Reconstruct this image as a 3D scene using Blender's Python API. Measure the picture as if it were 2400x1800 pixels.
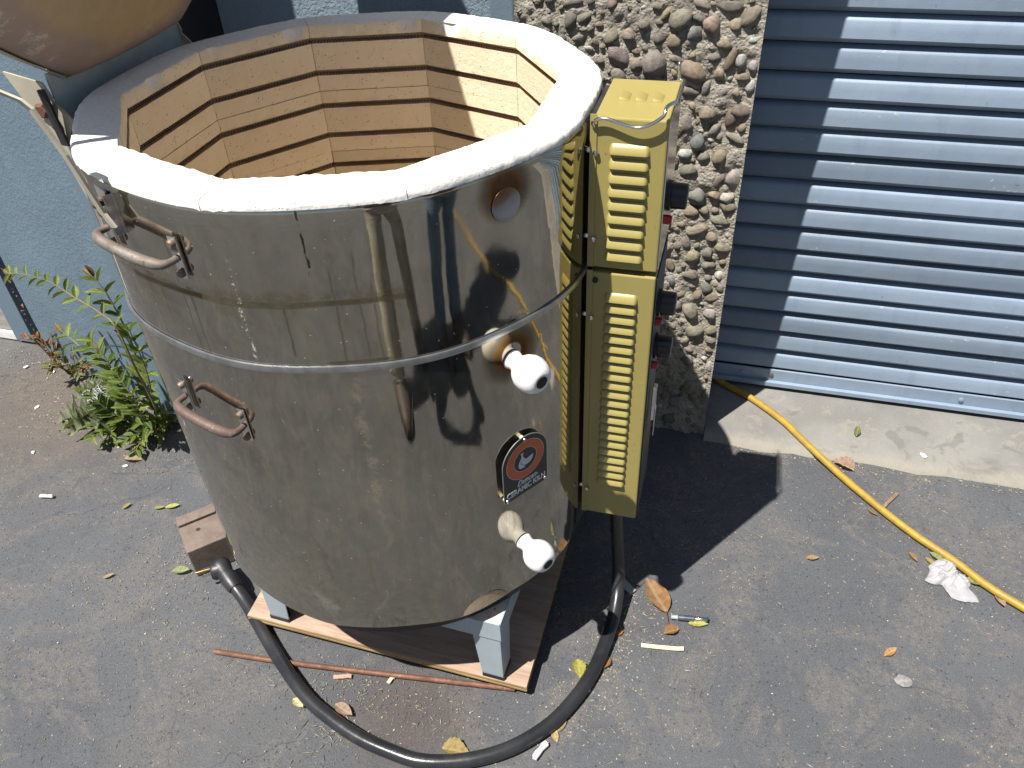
import bpy, bmesh, math, random
from mathutils import Vector, Matrix, noise

for o in list(bpy.data.objects):
    bpy.data.objects.remove(o)
D = math.radians
PI = math.pi
random.seed(7)
SC = bpy.context.scene
COL = SC.collection

# ------------------------------------------------------------------ camera
PITCH, ROLL, YAW = D(39.472), D(-2.952), D(-17.005)
cF = Vector((math.sin(YAW)*math.cos(PITCH), math.cos(YAW)*math.cos(PITCH), -math.sin(PITCH)))
cR0 = Vector((math.cos(YAW), -math.sin(YAW), 0))
cU0 = cR0.cross(cF)
cR = math.cos(ROLL)*cR0 + math.sin(ROLL)*cU0
cU = -math.sin(ROLL)*cR0 + math.cos(ROLL)*cU0
CAMLOC = Vector((0, 0, 1.39))
cam = bpy.data.cameras.new('camera')
camo = bpy.data.objects.new('camera', cam)
COL.objects.link(camo)
cam.sensor_fit = 'HORIZONTAL'
cam.sensor_width = 36.0
cam.lens = 28.435
cam.clip_start = 0.08
cam.clip_end = 500
mw = Matrix.Identity(4)
for i in range(3):
    mw[i][0] = cR[i]; mw[i][1] = cU[i]; mw[i][2] = -cF[i]; mw[i][3] = CAMLOC[i]
camo.matrix_world = mw
SC.camera = camo

# ------------------------------------------------------------------ sky, sun, exposure
AZ, EL = D(54.6), D(64.4)
sun_dir = Vector((math.cos(AZ)*math.cos(EL), math.sin(AZ)*math.cos(EL), -math.sin(EL)))
world = bpy.data.worlds.new('World')
SC.world = world
world.use_nodes = True
wn = world.node_tree
bg = wn.nodes['Background']
sky = wn.nodes.new('ShaderNodeTexSky')
sky.sky_type = 'NISHITA'
sky.sun_disc = False
sky.sun_elevation = EL
sky.sun_rotation = math.atan2(-sun_dir.x, -sun_dir.y)
sky.altitude = 20
wn.links.new(sky.outputs[0], bg.inputs[0])
bg.inputs[1].default_value = 0.05
sl = bpy.data.lights.new('sun', 'SUN')
sl.energy = 5.0
sl.angle = D(0.53)
sl.color = (1.0, 0.955, 0.89)
so = bpy.data.objects.new('sun', sl)
COL.objects.link(so)
so.location = (-3, -4, 9)
so.rotation_euler = sun_dir.to_track_quat('-Z', 'Y').to_euler()
vs = SC.view_settings
vs.view_transform = 'Standard'
vs.look = 'None'
vs.gamma = 1
vs.exposure = 0.75
vs.use_curve_mapping = False

# ------------------------------------------------------------------ node helpers
class NT:
    def __init__(s, name):
        s.m = bpy.data.materials.new(name)
        s.m.use_nodes = True
        s.t = s.m.node_tree
        s.t.nodes.clear()
        s.out = s.t.nodes.new('ShaderNodeOutputMaterial')
        s.tc = None
    def node(s, typ, **kw):
        n = s.t.nodes.new(typ)
        for k, v in kw.items():
            setattr(n, k, v)
        return n
    def put(s, sock, v):
        if hasattr(v, 'is_output') or isinstance(v, bpy.types.NodeSocket):
            s.t.links.new(v, sock)
        else:
            if sock.type == 'RGBA' and len(v) == 3:
                v = (*v, 1)
            sock.default_value = v
    def co(s, which='Object'):
        if s.tc is None:
            s.tc = s.node('ShaderNodeTexCoord')
        return s.tc.outputs[which]
    def xyz(s, v):
        n = s.node('ShaderNodeSeparateXYZ'); s.put(n.inputs[0], v); return n.outputs
    def comb(s, x, y, z=0.0):
        n = s.node('ShaderNodeCombineXYZ')
        for i, q in enumerate((x, y, z)):
            s.put(n.inputs[i], q)
        return n.outputs[0]
    def scale(s, v, sc):
        n = s.node('ShaderNodeMapping'); s.put(n.inputs['Vector'], v); n.inputs['Scale'].default_value = sc
        return n.outputs[0]
    def noise(s, scale, detail=3, rough=.55, vec=None, dist=0.0, col=False):
        n = s.node('ShaderNodeTexNoise')
        s.put(n.inputs['Vector'], vec if vec is not None else s.co())
        n.inputs['Scale'].default_value = scale
        n.inputs['Detail'].default_value = detail
        n.inputs['Roughness'].default_value = rough
        n.inputs['Distortion'].default_value = dist
        return n.outputs['Color' if col else 'Fac']
    def voro(s, scale, vec=None, feature='F1', out='Distance', rnd=1.0):
        n = s.node('ShaderNodeTexVoronoi', feature=feature)
        s.put(n.inputs['Vector'], vec if vec is not None else s.co())
        n.inputs['Scale'].default_value = scale
        n.inputs['Randomness'].default_value = rnd
        return n.outputs[out]
    def ramp(s, fac, stops, interp='LINEAR'):
        n = s.node('ShaderNodeValToRGB')
        n.color_ramp.interpolation = interp
        e = n.color_ramp.elements
        while len(e) < len(stops):
            e.new(0.5)
        for i, (p, c) in enumerate(stops):
            e[i].position = p
            if not isinstance(c, (tuple, list)):
                c = (c, c, c)
            e[i].color = (*c[:3], 1)
        s.put(n.inputs[0], fac)
        return n.outputs[0]
    def step(s, v, a, b):
        n = s.node('ShaderNodeMapRange', interpolation_type='SMOOTHSTEP')
        s.put(n.inputs[0], v)
        s.put(n.inputs[1], a); s.put(n.inputs[2], b)
        n.inputs[3].default_value = 0; n.inputs[4].default_value = 1
        return n.outputs[0]
    def math(s, op, a, b=0.0, c=0.0):
        n = s.node('ShaderNodeMath', operation=op)
        s.put(n.inputs[0], a); s.put(n.inputs[1], b); s.put(n.inputs[2], c)
        return n.outputs[0]
    def mix(s, f, a, b, blend='MIX'):
        n = s.node('ShaderNodeMix', data_type='RGBA', blend_type=blend)
        s.put(n.inputs[0], f); s.put(n.inputs[6], a); s.put(n.inputs[7], b)
        return n.outputs[2]
    def bump(s, h, strength=.5, dist=.002, normal=None):
        n = s.node('ShaderNodeBump')
        n.inputs['Strength'].default_value = strength
        n.inputs['Distance'].default_value = dist
        s.put(n.inputs['Height'], h)
        if normal is not None:
            s.put(n.inputs['Normal'], normal)
        return n.outputs[0]
    def bsdf(s, color, rough=.7, metal=0.0, normal=None, spec=.5, **kw):
        n = s.node('ShaderNodeBsdfPrincipled')
        s.put(n.inputs['Base Color'], color)
        s.put(n.inputs['Roughness'], rough)
        s.put(n.inputs['Metallic'], metal)
        n.inputs['Specular IOR Level'].default_value = spec
        if normal is not None:
            s.put(n.inputs['Normal'], normal)
        for k, v in kw.items():
            s.put(n.inputs[k], v)
        return n.outputs[0]
    def end(s, sh):
        s.t.links.new(sh, s.out.inputs[0])
        return s.m

def simple(name, c1, c2=None, scale=20, rough=.7, metal=0.0, bump=.0, bscale=200, bdist=.001, spec=.5, objcol=False):
    n = NT(name)
    c2 = c2 or tuple(q*.8 for q in c1)
    f = n.noise(scale, 4)
    col = n.mix(n.step(f, .35, .65), c1, c2)
    if objcol:
        oi = n.node('ShaderNodeObjectInfo')
        col = n.mix(1.0, col, oi.outputs['Color'], 'MULTIPLY')
    nm = n.bump(n.noise(bscale, 3), bump, bdist) if bump else None
    return n.end(n.bsdf(col, rough, metal, nm, spec))

M = {}

def m_asphalt():
    n = NT('asphalt')
    p = n.co()
    big = n.noise(2.2, 5, .6)
    mid = n.noise(14, 5, .62, dist=.4)
    base = n.mix(n.step(big, .35, .65), (.094, .099, .109), (.113, .118, .127))
    rough_p = n.step(n.noise(5.5, 7, .72, dist=1.2), .47, .57)        # worn patches where the binder is gone
    rough_p = n.math('MULTIPLY', rough_p, n.step(n.noise(70, 5, .75), .36, .56))
    base = n.mix(n.math('MULTIPLY', rough_p, .75), base, (.150, .143, .136))
    base = n.mix(n.math('MULTIPLY', n.step(mid, .54, .72), .35), base, (.068, .071, .078))
    base = n.mix(n.math('MULTIPLY', n.step(n.noise(90, 6, .8), .56, .68), n.math('ADD', .18, n.math('MULTIPLY', rough_p, .45))), base, (.20, .19, .17))
    # brownish tar stain in front of the board, dusty soil by the wall
    x, y, z = n.xyz(p)
    def blob(cx_, cy_, r, soft):
        dx = n.math('SUBTRACT', x, cx_); dy = n.math('SUBTRACT', y, cy_)
        d = n.math('SQRT', n.math('ADD', n.math('MULTIPLY', dx, dx), n.math('MULTIPLY', dy, dy)))
        d = n.math('ADD', d, n.math('MULTIPLY', n.math('SUBTRACT', mid, .5), r*.9))
        return n.math('SUBTRACT', 1.0, n.step(d, r-soft, r+soft))
    base = n.mix(n.math('MULTIPLY', blob(-.43, .665, .10, .07), .55), base, (.088, .068, .056))
    base = n.mix(n.math('MULTIPLY', blob(-1.65, 1.33, .30, .22), .65), base, (.140, .112, .086))
    base = n.mix(n.math('MULTIPLY', blob(-.74, .46, .20, .04), .30), base, (.130, .127, .122))
    # mineral grains
    g = n.voro(330)
    pick = n.voro(330, out='Color')
    pk = n.xyz(pick)[0]
    grain = n.math('MULTIPLY', n.math('MULTIPLY', n.math('SUBTRACT', 1.0, n.step(g, .20, .46)), n.step(pk, .74, .94)), n.math('ADD', .35, n.math('MULTIPLY', rough_p, .65)))
    base = n.mix(n.math('MULTIPLY', grain, .62), base, n.mix(n.xyz(pick)[1], (.22, .215, .205), (.36, .34, .30)))
    gb = n.voro(140)
    pb = n.xyz(n.voro(140, out='Color'))
    grb = n.math('MULTIPLY', n.math('SUBTRACT', 1.0, n.step(gb, .12, .26)), n.step(pb[0], n.math('SUBTRACT', .965, n.math('MULTIPLY', rough_p, .10)), n.math('SUBTRACT', .99, n.math('MULTIPLY', rough_p, .10))))
    base = n.mix(n.math('MULTIPLY', grb, .75), base, n.mix(pb[1], (.26, .25, .235), (.47, .45, .40)))
    grd = n.math('MULTIPLY', n.math('SUBTRACT', 1.0, n.step(gb, .22, .38)), n.math('SUBTRACT', 1.0, n.step(pb[0], .12, .16)))
    base = n.mix(n.math('MULTIPLY', grd, .6), base, (.035, .035, .037))
    g2 = n.voro(620)
    base = n.mix(n.math('MULTIPLY', n.step(g2, .38, .75), .40), base, (.020, .020, .021))
    # thin cracks
    cr = n.voro(3.1, vec=n.mix(.12, p, n.noise(6, 4, col=True)), feature='DISTANCE_TO_EDGE')
    crk = n.math('MULTIPLY', n.math('SUBTRACT', 1.0, n.step(cr, .0015, .006)), n.step(n.noise(3.3, 2), .5, .62))
    base = n.mix(n.math('MULTIPLY', crk, .3), base, (.020, .019, .018))
    h = n.math('ADD', n.math('MULTIPLY', n.noise(260, 4, .7), .6), n.math('MULTIPLY', grain, .3))
    h = n.math('ADD', h, n.math('MULTIPLY', mid, .9))
    nm = n.bump(h, .75, .004)
    return n.end(n.bsdf(base, n.ramp(mid, [(.3, .82), (.7, .97)]), 0, nm, .25))
M['asphalt'] = m_asphalt()

def m_concrete():
    n = NT('concrete')
    a = n.noise(5, 5, .6); b = n.noise(28, 5, .65, dist=.5); c = n.noise(240, 3)
    y = n.xyz(n.co())[1]
    col = n.mix(n.step(a, .35, .68), (.180, .175, .164), (.235, .228, .212))
    col = n.mix(n.math('MULTIPLY', n.step(b, .55, .66), .55), col, (.27, .252, .21))
    col = n.mix(n.math('MULTIPLY', n.step(n.noise(9, 3, .5, dist=1.2), .60, .66), .5), col, (.13, .124, .115))
    edge = n.math('SUBTRACT', 1.0, n.step(n.math('ADD', y, n.math('MULTIPLY', n.math('SUBTRACT', b, .5), .11)), -.13, -.075))
    col = n.mix(n.math('MULTIPLY', edge, .7), col, (.285, .265, .215))
    col = n.mix(n.math('MULTIPLY', n.step(c, .62, .74), .5), col, (.10, .095, .09))
    nm = n.bump(n.math('ADD', b, n.math('MULTIPLY', c, .5)), .5, .003)
    return n.end(n.bsdf(col, .9, 0, nm, .2))
M['concrete'] = m_concrete()

def m_mortar():
    n = NT('mortar')
    a = n.noise(12, 4); b = n.noise(150, 5, .7); c = n.voro(180)
    col = n.mix(n.step(a, .35, .65), (.335, .308, .255), (.43, .395, .33))
    col = n.mix(n.math('MULTIPLY', n.step(b, .55, .7), .5), col, (.25, .232, .20))
    h = n.math('ADD', n.math('MULTIPLY', b, 1.3), n.math('MULTIPLY', c, .6))
    return n.end(n.bsdf(col, .95, 0, n.bump(h, .95, .006), .15))
M['mortar'] = m_mortar()

def m_stone():
    n = NT('pebble')
    oi = n.node('ShaderNodeObjectInfo')
    v = n.node('ShaderNodeVectorMath', operation='ADD')
    n.put(v.inputs[0], n.co()); n.put(v.inputs[1], n.comb(oi.outputs['Random'], oi.outputs['Random'], oi.outputs['Random']))
    p = v.outputs[0]
    a = n.noise(3, 4, .6, p, .6); b = n.noise(22, 4, .7, p)
    col = n.mix(n.step(a, .35, .68), oi.outputs['Color'], n.mix(1, oi.outputs['Color'], (.66, .62, .56), 'MULTIPLY'))
    col = n.mix(n.math('MULTIPLY', n.step(b, .56, .72), .45), col, (.36, .33, .27))
    return n.end(n.bsdf(col, .8, 0, n.bump(n.math('ADD', b, a), .5, .15), .3))
M['pebble'] = m_stone()

def m_bluewall(name, c1, c2, b):
    n = NT(name)
    a = n.noise(4, 4, .6); f = n.noise(160, 4, .6); g = n.noise(60, 3, .6)
    col = n.mix(n.step(a, .3, .7), c1, c2)
    col = n.mix(n.math('MULTIPLY', n.step(n.noise(16, 5, .7, n.scale(n.co(), (1, 1, .25))), .56, .72), .35), col, tuple(q*.62 for q in c1))
    col = n.mix(n.math('MULTIPLY', n.step(f, .64, .74), .35*b), col, (.05, .07, .09))
    h = n.math('ADD', f, n.math('MULTIPLY', g, .8))
    return n.end(n.bsdf(col, .62, 0, n.bump(h, .65*b, .0045), .35))
M['blue_stucco'] = m_bluewall('blue_stucco', (.118, .168, .212), (.138, .193, .238), .75)
M['blue_smooth'] = m_bluewall('blue_smooth', (.135, .188, .232), (.152, .208, .255), .2)
M['blue_wall'] = m_bluewall('blue_wall', (.185, .245, .295), (.215, .275, .325), 1.1)

def m_shutter():
    n = NT('shutter_paint')
    oi = n.node('ShaderNodeObjectInfo')
    p = n.co('Object')
    v = n.node('ShaderNodeVectorMath', operation='ADD')
    n.put(v.inputs[0], p); n.put(v.inputs[1], n.comb(n.math('MULTIPLY', oi.outputs['Random'], 7.0), 0.0, 0.0))
    p = v.outputs[0]
    a = n.noise(3, 5, .6, p); b = n.noise(30, 4, .6, n.scale(p, (1, 1, .15)))
    c = n.mix(n.step(a, .3, .7), (.205, .268, .345), (.248, .315, .393))
    c = n.mix(n.math('MULTIPLY', n.step(b, .5, .75), .30), c, (.165, .215, .275))
    chip = n.math('MULTIPLY', n.step(n.noise(30, 6, .78, p), .635, .645), n.step(n.noise(3.5, 2, .5, p), .50, .56))
    smear = n.math('MULTIPLY', n.step(n.noise(14, 5, .65, n.scale(p, (1, 1, .06))), .54, .70), .35)
    c = n.mix(smear, c, (.155, .195, .24))
    rst = n.math('MULTIPLY', n.step(n.noise(120, 4, .7, p), .64, .70), n.step(n.noise(6, 3, .5, p), .48, .6))
    c = n.mix(n.math('MULTIPLY', rst, .7), c, (.13, .085, .06))
    c = n.mix(1.0, c, oi.outputs['Color'], 'MULTIPLY')
    c = n.mix(chip, c, (.38, .37, .33))
    rough = n.math('ADD', .34, n.math('MULTIPLY', n.noise(60, 3, .6, p), .2))
    return n.end(n.bsdf(c, rough, 0.0, n.bump(n.math('ADD', n.noise(9, 3, .5, p), n.math('MULTIPLY', n.noise(420, 2, .5, p), .12)), .5, .005), .5))
M['shutter'] = m_shutter()

def m_cap():
    n = NT('heat_tinted_cap')
    x, y, z = n.xyz(n.co())
    t = n.math('ADD', n.math('ADD', z, n.math('MULTIPLY', x, -.5)), n.math('MULTIPLY', n.noise(60, 4), .012))
    col = n.ramp(n.step(t, .812, .850), [(0, (.36, .38, .43)), (.45, (.27, .27, .30)), (.7, (.22, .15, .10)), (1, (.16, .085, .045))])
    return n.end(n.bsdf(col, .24, .9, n.bump(n.noise(40, 3), .2, .002)))
M['cap'] = m_cap()
def m_jacket():
    n = NT('stainless_steel')
    p = n.co()
    x, y, z = n.xyz(p)
    th = n.math('ARCTAN2', y, x)
    s = n.math('MULTIPLY', th, .35)
    q = n.comb(s, z, 0.0)
    big = n.noise(5, 5, .6, q); fine = n.noise(70, 4, .65, q)
    streak = n.noise(1, 4, .6, n.comb(n.math('MULTIPLY', s, 55), n.math('MULTIPLY', z, 5), 0.0))
    steel = n.mix(n.step(big, .3, .7), (.475, .447, .385), (.385, .36, .30))
    steel = n.mix(n.math('MULTIPLY', n.step(streak, .45, .75), .35), steel, (.33, .285, .21))
    dust = n.math('MULTIPLY', n.step(n.noise(3.2, 5, .62, q, .6), .40, .72), .55)
    low = n.math('SUBTRACT', 1.0, n.step(z, .30, .80))
    dust = n.math('ADD', n.math('ADD', dust, .17), n.math('MULTIPLY', low, .26))
    spk = n.math('MULTIPLY', n.step(n.noise(230, 3, .6, q), .66, .74), .5)
    smut = n.math('MULTIPLY', n.step(n.noise(22, 6, .7, n.comb(s, n.math('MULTIPLY', z, .6), 0.0), .8), .50, .66), n.math('ADD', .18, n.math('MULTIPLY', low, .35)))
    dust = n.math('MINIMUM', n.math('ADD', n.math('ADD', dust, smut), spk), 1.0)
    stain = None
    def add(mask):
        nonlocal stain
        stain = mask if stain is None else n.math('MAXIMUM', stain, mask)
    wob = n.math('MULTIPLY', n.math('SUBTRACT', n.noise(9, 4, .6, q), .5), .022)
    wob2 = n.math('MULTIPLY', n.math('SUBTRACT', n.noise(30, 4, .6, q), .5), .014)
    def within(v, a, b, e):
        return n.math('MULTIPLY', n.step(v, a-e, a+e), n.math('SUBTRACT', 1.0, n.step(v, b-e, b+e)))
    # brown tide line and drips
    dz = n.math('ABSOLUTE', n.math('ADD', n.math('SUBTRACT', z, .889), n.math('MULTIPLY', wob, .5)))
    arc = within(s, D(-122)*.35, D(-57)*.35, .012)
    add(n.math('MULTIPLY', n.math('MULTIPLY', n.math('SUBTRACT', 1.0, n.step(dz, .0016, .0062)), arc), 1.0))
    add(n.math('MULTIPLY', n.math('MULTIPLY', within(z, .889, .903, .008), arc), n.math('MULTIPLY', n.step(fine, .36, .62), .55)))
    for t0, a, b, k in ((-99.6, .800, .889, .55), (-101.6, .800, .96, .45), (-108, .83, .889, .5), (-80.2, .818, .889, .8), (-70.5, .80, .93, .45), (-66, .81, .95, .4), (-112, .80, .889, .35), (-63.5, .80, .91, .4)):
        ds = n.math('ABSOLUTE', n.math('ADD', n.math('SUBTRACT', s, D(t0)*.35), n.math('MULTIPLY', wob2, .55)))
        add(n.math('MULTIPLY', n.math('MULTIPLY', n.math('SUBTRACT', 1.0, n.step(ds, .0004, .0022)), within(z, a, b, .006)), k))
    dz2 = n.math('ABSOLUTE', n.math('SUBTRACT', z, .8045))
    add(n.math('MULTIPLY', n.math('MULTIPLY', n.math('SUBTRACT', 1.0, n.step(dz2, .001, .003)), within(s, D(-74)*.35, D(-62)*.35, .008)), .9))
    steel = n.mix(stain, steel, (.135, .085, .018))
    yel = n.math('MULTIPLY', n.math('MULTIPLY', arc, within(z, .80, .91, .03)), n.step(n.noise(9, 5, .65, q, .7), .44, .66))
    steel = n.mix(n.math('MULTIPLY', yel, .5), steel, (.27, .215, .105))
    # black crusty line under the rim
    ds = n.math('ABSOLUTE', n.math('ADD', n.math('SUBTRACT', s, D(-73.8)*.35), n.math('MULTIPLY', wob2, .9)))
    blk = n.math('MULTIPLY', n.math('MULTIPLY', n.math('SUBTRACT', 1.0, n.step(ds, .0006, .0022)), within(z, .925, 1.01, .006)), n.step(fine, .42, .52))
    # pale mineral trail running down the front
    tr = n.math('ABSOLUTE', n.math('ADD', n.math('SUBTRACT', s, D(-70)*.35), n.math('ADD', wob, wob2)))
    trail = n.math('MULTIPLY', n.math('MULTIPLY', n.math('SUBTRACT', 1.0, n.step(tr, .002, .016)), within(z, .50, .80, .05)), n.step(n.noise(45, 5, .7, q), .40, .60))
    tr2 = n.math('ABSOLUTE', n.math('ADD', n.math('SUBTRACT', s, D(-88.5)*.35), wob2))
    trail2 = n.math('MULTIPLY', n.math('MULTIPLY', n.math('SUBTRACT', 1.0, n.step(tr2, .0008, .004)), within(z, .80, .94, .02)), n.step(n.noise(120, 3, .7, q), .5, .6))
    scr = n.noise(1, 2, .5, n.comb(n.math('MULTIPLY', n.math('ADD', s, n.math('MULTIPLY', z, .25)), 330), n.math('MULTIPLY', z, 16), 0.0))
    scr = n.math('MULTIPLY', n.step(scr, .72, .76), n.step(n.noise(7, 3, .5, q), .5, .62))
    flk = n.voro(150, q)
    fpk = n.xyz(n.voro(150, q, out='Color'))
    fleck = n.math('MULTIPLY', n.math('SUBTRACT', 1.0, n.step(flk, .10, .20)), n.step(fpk[0], .93, .95))
    scr = n.math('MAXIMUM', scr, n.math('MULTIPLY', fleck, .9))
    hair = n.noise(1, 2, .5, n.comb(n.math('MULTIPLY', n.math('SUBTRACT', s, n.math('MULTIPLY', z, .12)), 520), n.math('MULTIPLY', z, 9), 0.0))
    scr = n.math('MAXIMUM', scr, n.math('MULTIPLY', n.math('MULTIPLY', n.step(hair, .70, .74), n.step(n.noise(5, 3, .6, q), .46, .60)), .55))
    # heat tint rings round the two upper openings
    def heat(t0, z0, k):
        a = n.math('SUBTRACT', s, D(t0)*.35); b = n.math('SUBTRACT', z, z0)
        d = n.math('SQRT', n.math('ADD', n.math('MULTIPLY', a, a), n.math('MULTIPLY', b, b)))
        d = n.math('ADD', d, n.math('MULTIPLY', wob, .25))
        return n.math('DIVIDE', d, k)
    h1 = heat(-35.7, .981, .042); h2 = heat(-36, .752, .05)
    tint = [(0, (.20, .12, .055)), (.42, (.22, .11, .04)), (.58, (.42, .25, .10)), (.70, (.35, .36, .42)), (.80, (.60, .52, .36)), (1, (1, 1, 1))]
    steel = n.mix(1.0, steel, n.ramp(h1, tint), 'MULTIPLY')
    steel = n.mix(n.math('MULTIPLY', n.step(h2, .30, .34), 1.0), steel, n.mix(1.0, steel, n.ramp(h2, tint), 'MULTIPLY'))
    rough = n.math('ADD', .018, n.math('MULTIPLY', dust, .085))
    wav = n.math('ADD', n.noise(5, 2, .5, q), n.math('MULTIPLY', n.noise(16, 2, .5, q), .16))
    dent = n.math('MULTIPLY', n.step(n.noise(11, 3, .6, q, .5), .60, .72), .12)
    nm = n.bump(n.math('ADD', wav, dent), .30, .004)
    nm = n.bump(n.noise(420, 2, .5, q), .03, .0003, nm)
    metal = n.bsdf(steel, rough, 1.0, nm)
    dcol = n.mix(n.step(fine, .35, .7), (.108, .101, .083), (.178, .167, .138))
    sm2 = n.math('MULTIPLY', n.step(n.noise(8, 6, .7, n.comb(n.math('MULTIPLY', s, 1.6), n.math('MULTIPLY', z, .8), 3.0), 1.0), .57, .68), n.math('ADD', .15, low))
    dcol = n.mix(sm2, dcol, (.25, .235, .195))
    drk = n.math('MULTIPLY', n.step(n.noise(13, 6, .75, n.comb(n.math('MULTIPLY', s, 1.5), n.math('MULTIPLY', z, .7), 9.0), .8), .56, .66), n.math('ADD', .25, low))
    dcol = n.mix(n.math('MULTIPLY', drk, .8), dcol, (.055, .050, .040))
    dcol = n.mix(trail, dcol, (.26, .22, .155))
    dcol = n.mix(n.math('MAXIMUM', scr, trail2), dcol, (.52, .49, .40))
    dcol = n.mix(blk, dcol, (.012, .010, .008))
    diff = n.bsdf(dcol, .8, 0.0, None, .3)
    fac = n.math('MULTIPLY', dust, n.math('ADD', .18, n.math('MULTIPLY', low, .15)))
    for k in (n.math('MULTIPLY', sm2, .32), n.math('MULTIPLY', drk, .36), n.math('MULTIPLY', trail, .42), n.math('MULTIPLY', trail2, .8), n.math('MULTIPLY', scr, .6), blk, n.math('MULTIPLY', stain, .35)):
        fac = n.math('MAXIMUM', fac, k)
    ms = n.node('ShaderNodeMixShader')
    n.put(ms.inputs[0], fac); n.put(ms.inputs[1], metal); n.put(ms.inputs[2], diff)
    return n.end(ms.outputs[0])
M['jacket'] = m_jacket()

def m_firebrick():
    n = NT('firebrick')
    p = n.co()
    x, y, z = n.xyz(p)
    a = n.noise(14, 4, .6); fine = n.noise(160, 4, .65)
    spv = n.voro(210)
    spk = n.math('MULTIPLY', n.math('SUBTRACT', 1.0, n.step(spv, .12, .26)), n.step(n.noise(70, 2), .50, .58))
    tan = n.mix(n.step(a, .3, .7), (.87, .725, .525), (.90, .775, .585))
    groove = n.math('MULTIPLY', n.step(x, .2866, .2885), n.math('SUBTRACT', 1.0, n.step(z, -.0185, -.0165)))
    tan = n.mix(n.math('MULTIPLY', groove, .75), tan, (.44, .30, .185))
    tan = n.mix(n.math('MULTIPLY', spk, .75), tan, (.20, .13, .075))
    oi = n.node('ShaderNodeObjectInfo')
    tone = n.math('ADD', .90, n.math('MULTIPLY', oi.outputs['Random'], .14))
    tan = n.mix(1.0, tan, n.comb(tone, tone, n.math('MULTIPLY', tone, .985)), 'MULTIPLY')
    for gz in (-.0245, -.077):
        dzz = n.math('ABSOLUTE', n.math('SUBTRACT', z, gz))
        sc_ = n.math('MULTIPLY', n.math('SUBTRACT', 1.0, n.step(dzz, .004, .017)), n.step(n.noise(26, 5, .7), .44, .66))
        tan = n.mix(n.math('MULTIPLY', sc_, .38), tan, (.60, .43, .27))
    white = n.mix(n.step(fine, .4, .66), (.86, .835, .785), (.78, .75, .685))
    wm = n.math('MULTIPLY', n.step(x, .2852, .291), n.step(z, -.0175, -.0155))
    col = n.mix(wm, tan, white)
    h = n.math('ADD', n.noise(90, 5, .7), n.math('MULTIPLY', spk, -1.2))
    return n.end(n.bsdf(col, .95, 0, n.bump(h, .5, .003), .1))
M['firebrick'] = m_firebrick()

def m_lid():
    n = NT('lid_face')
    p = n.co()
    y, z = n.xyz(p)[1], n.xyz(p)[2]
    r = n.math('SQRT', n.math('ADD', n.math('MULTIPLY', y, y), n.math('MULTIPLY', z, z)))
    a = n.noise(8, 5, .65, dist=.5); b = n.noise(40, 5, .7)
    rr = n.math('ADD', r, n.math('MULTIPLY', n.math('SUBTRACT', a, .5), .03))
    cen = n.mix(n.step(b, .4, .62), (.36, .285, .18), (.385, .305, .20))
    rim = n.mix(n.step(a, .36, .6), (.35, .265, .225), (.30, .24, .205))
    rim = n.mix(n.math('MULTIPLY', n.step(n.noise(11, 6, .75), .50, .62), .65), rim, (.26, .235, .225))
    rim = n.mix(n.math('MULTIPLY', n.step(n.noise(17, 6, .8), .56, .66), .6), rim, (.50, .47, .43))
    col = n.mix(n.step(rr, .305, .330), cen, rim)
    col = n.mix(n.math('MULTIPLY', n.step(rr, .362, .385), .4), col, (.34, .22, .11))
    return n.end(n.bsdf(col, .95, 0, n.bump(b, .35, .003), .1))
M['lid_face'] = m_lid()

def m_yellow():
    n = NT('yellow_enamel')
    a = n.noise(7, 4); b = n.noise(180, 4, .7); z = n.xyz(n.co())[2]
    col = n.mix(n.step(a, .3, .7), (.318, .266, .086), (.342, .287, .094))
    rust = n.math('MULTIPLY', n.step(b, .62, .68), n.step(n.noise(11, 4, .6), .52, .62))
    col = n.mix(n.math('MULTIPLY', rust, .75), col, (.22, .10, .04))
    col = n.mix(n.math('MULTIPLY', n.step(n.noise(30, 5, .7), .58, .75), .25), col, (.38, .29, .08))
    return n.end(n.bsdf(col, .36, 0, n.bump(n.noise(480, 2), .12, .0006), .5))
M['yellow'] = m_yellow()

def m_wood(name, c1, c2, ax='x', sc=9):
    n = NT(name)
    p = n.co()
    scl = {'x': (.10, 1, 1), 'y': (1, .10, 1), 'z': (1, 1, .10)}[ax]
    q = n.scale(p, tuple(k*sc for k in scl))
    a = n.noise(7, 6, .65, q, .6); b = n.noise(30, 4, .7, q)
    col = n.mix(n.step(a, .32, .68), c1, c2)
    col = n.mix(n.math('MULTIPLY', n.step(b, .52, .75), .55), col, tuple(k*.5 for k in c2))
    return n.end(n.bsdf(col, .8, 0, n.bump(b, .35, .0012), .25))
M['plywood'] = m_wood('plywood_face', (.45, .325, .245), (.32, .22, .16), 'x')
M['ply_edge'] = m_wood('plywood_edge', (.42, .30, .13), (.24, .15, .055), 'x', 14)
M['old_ply'] = m_wood('splinter_wood', (.26, .18, .125), (.18, .12, .08), 'y')
M['old_wood'] = m_wood('weathered_wood', (.40, .375, .33), (.27, .25, .22), 'x')

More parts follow.
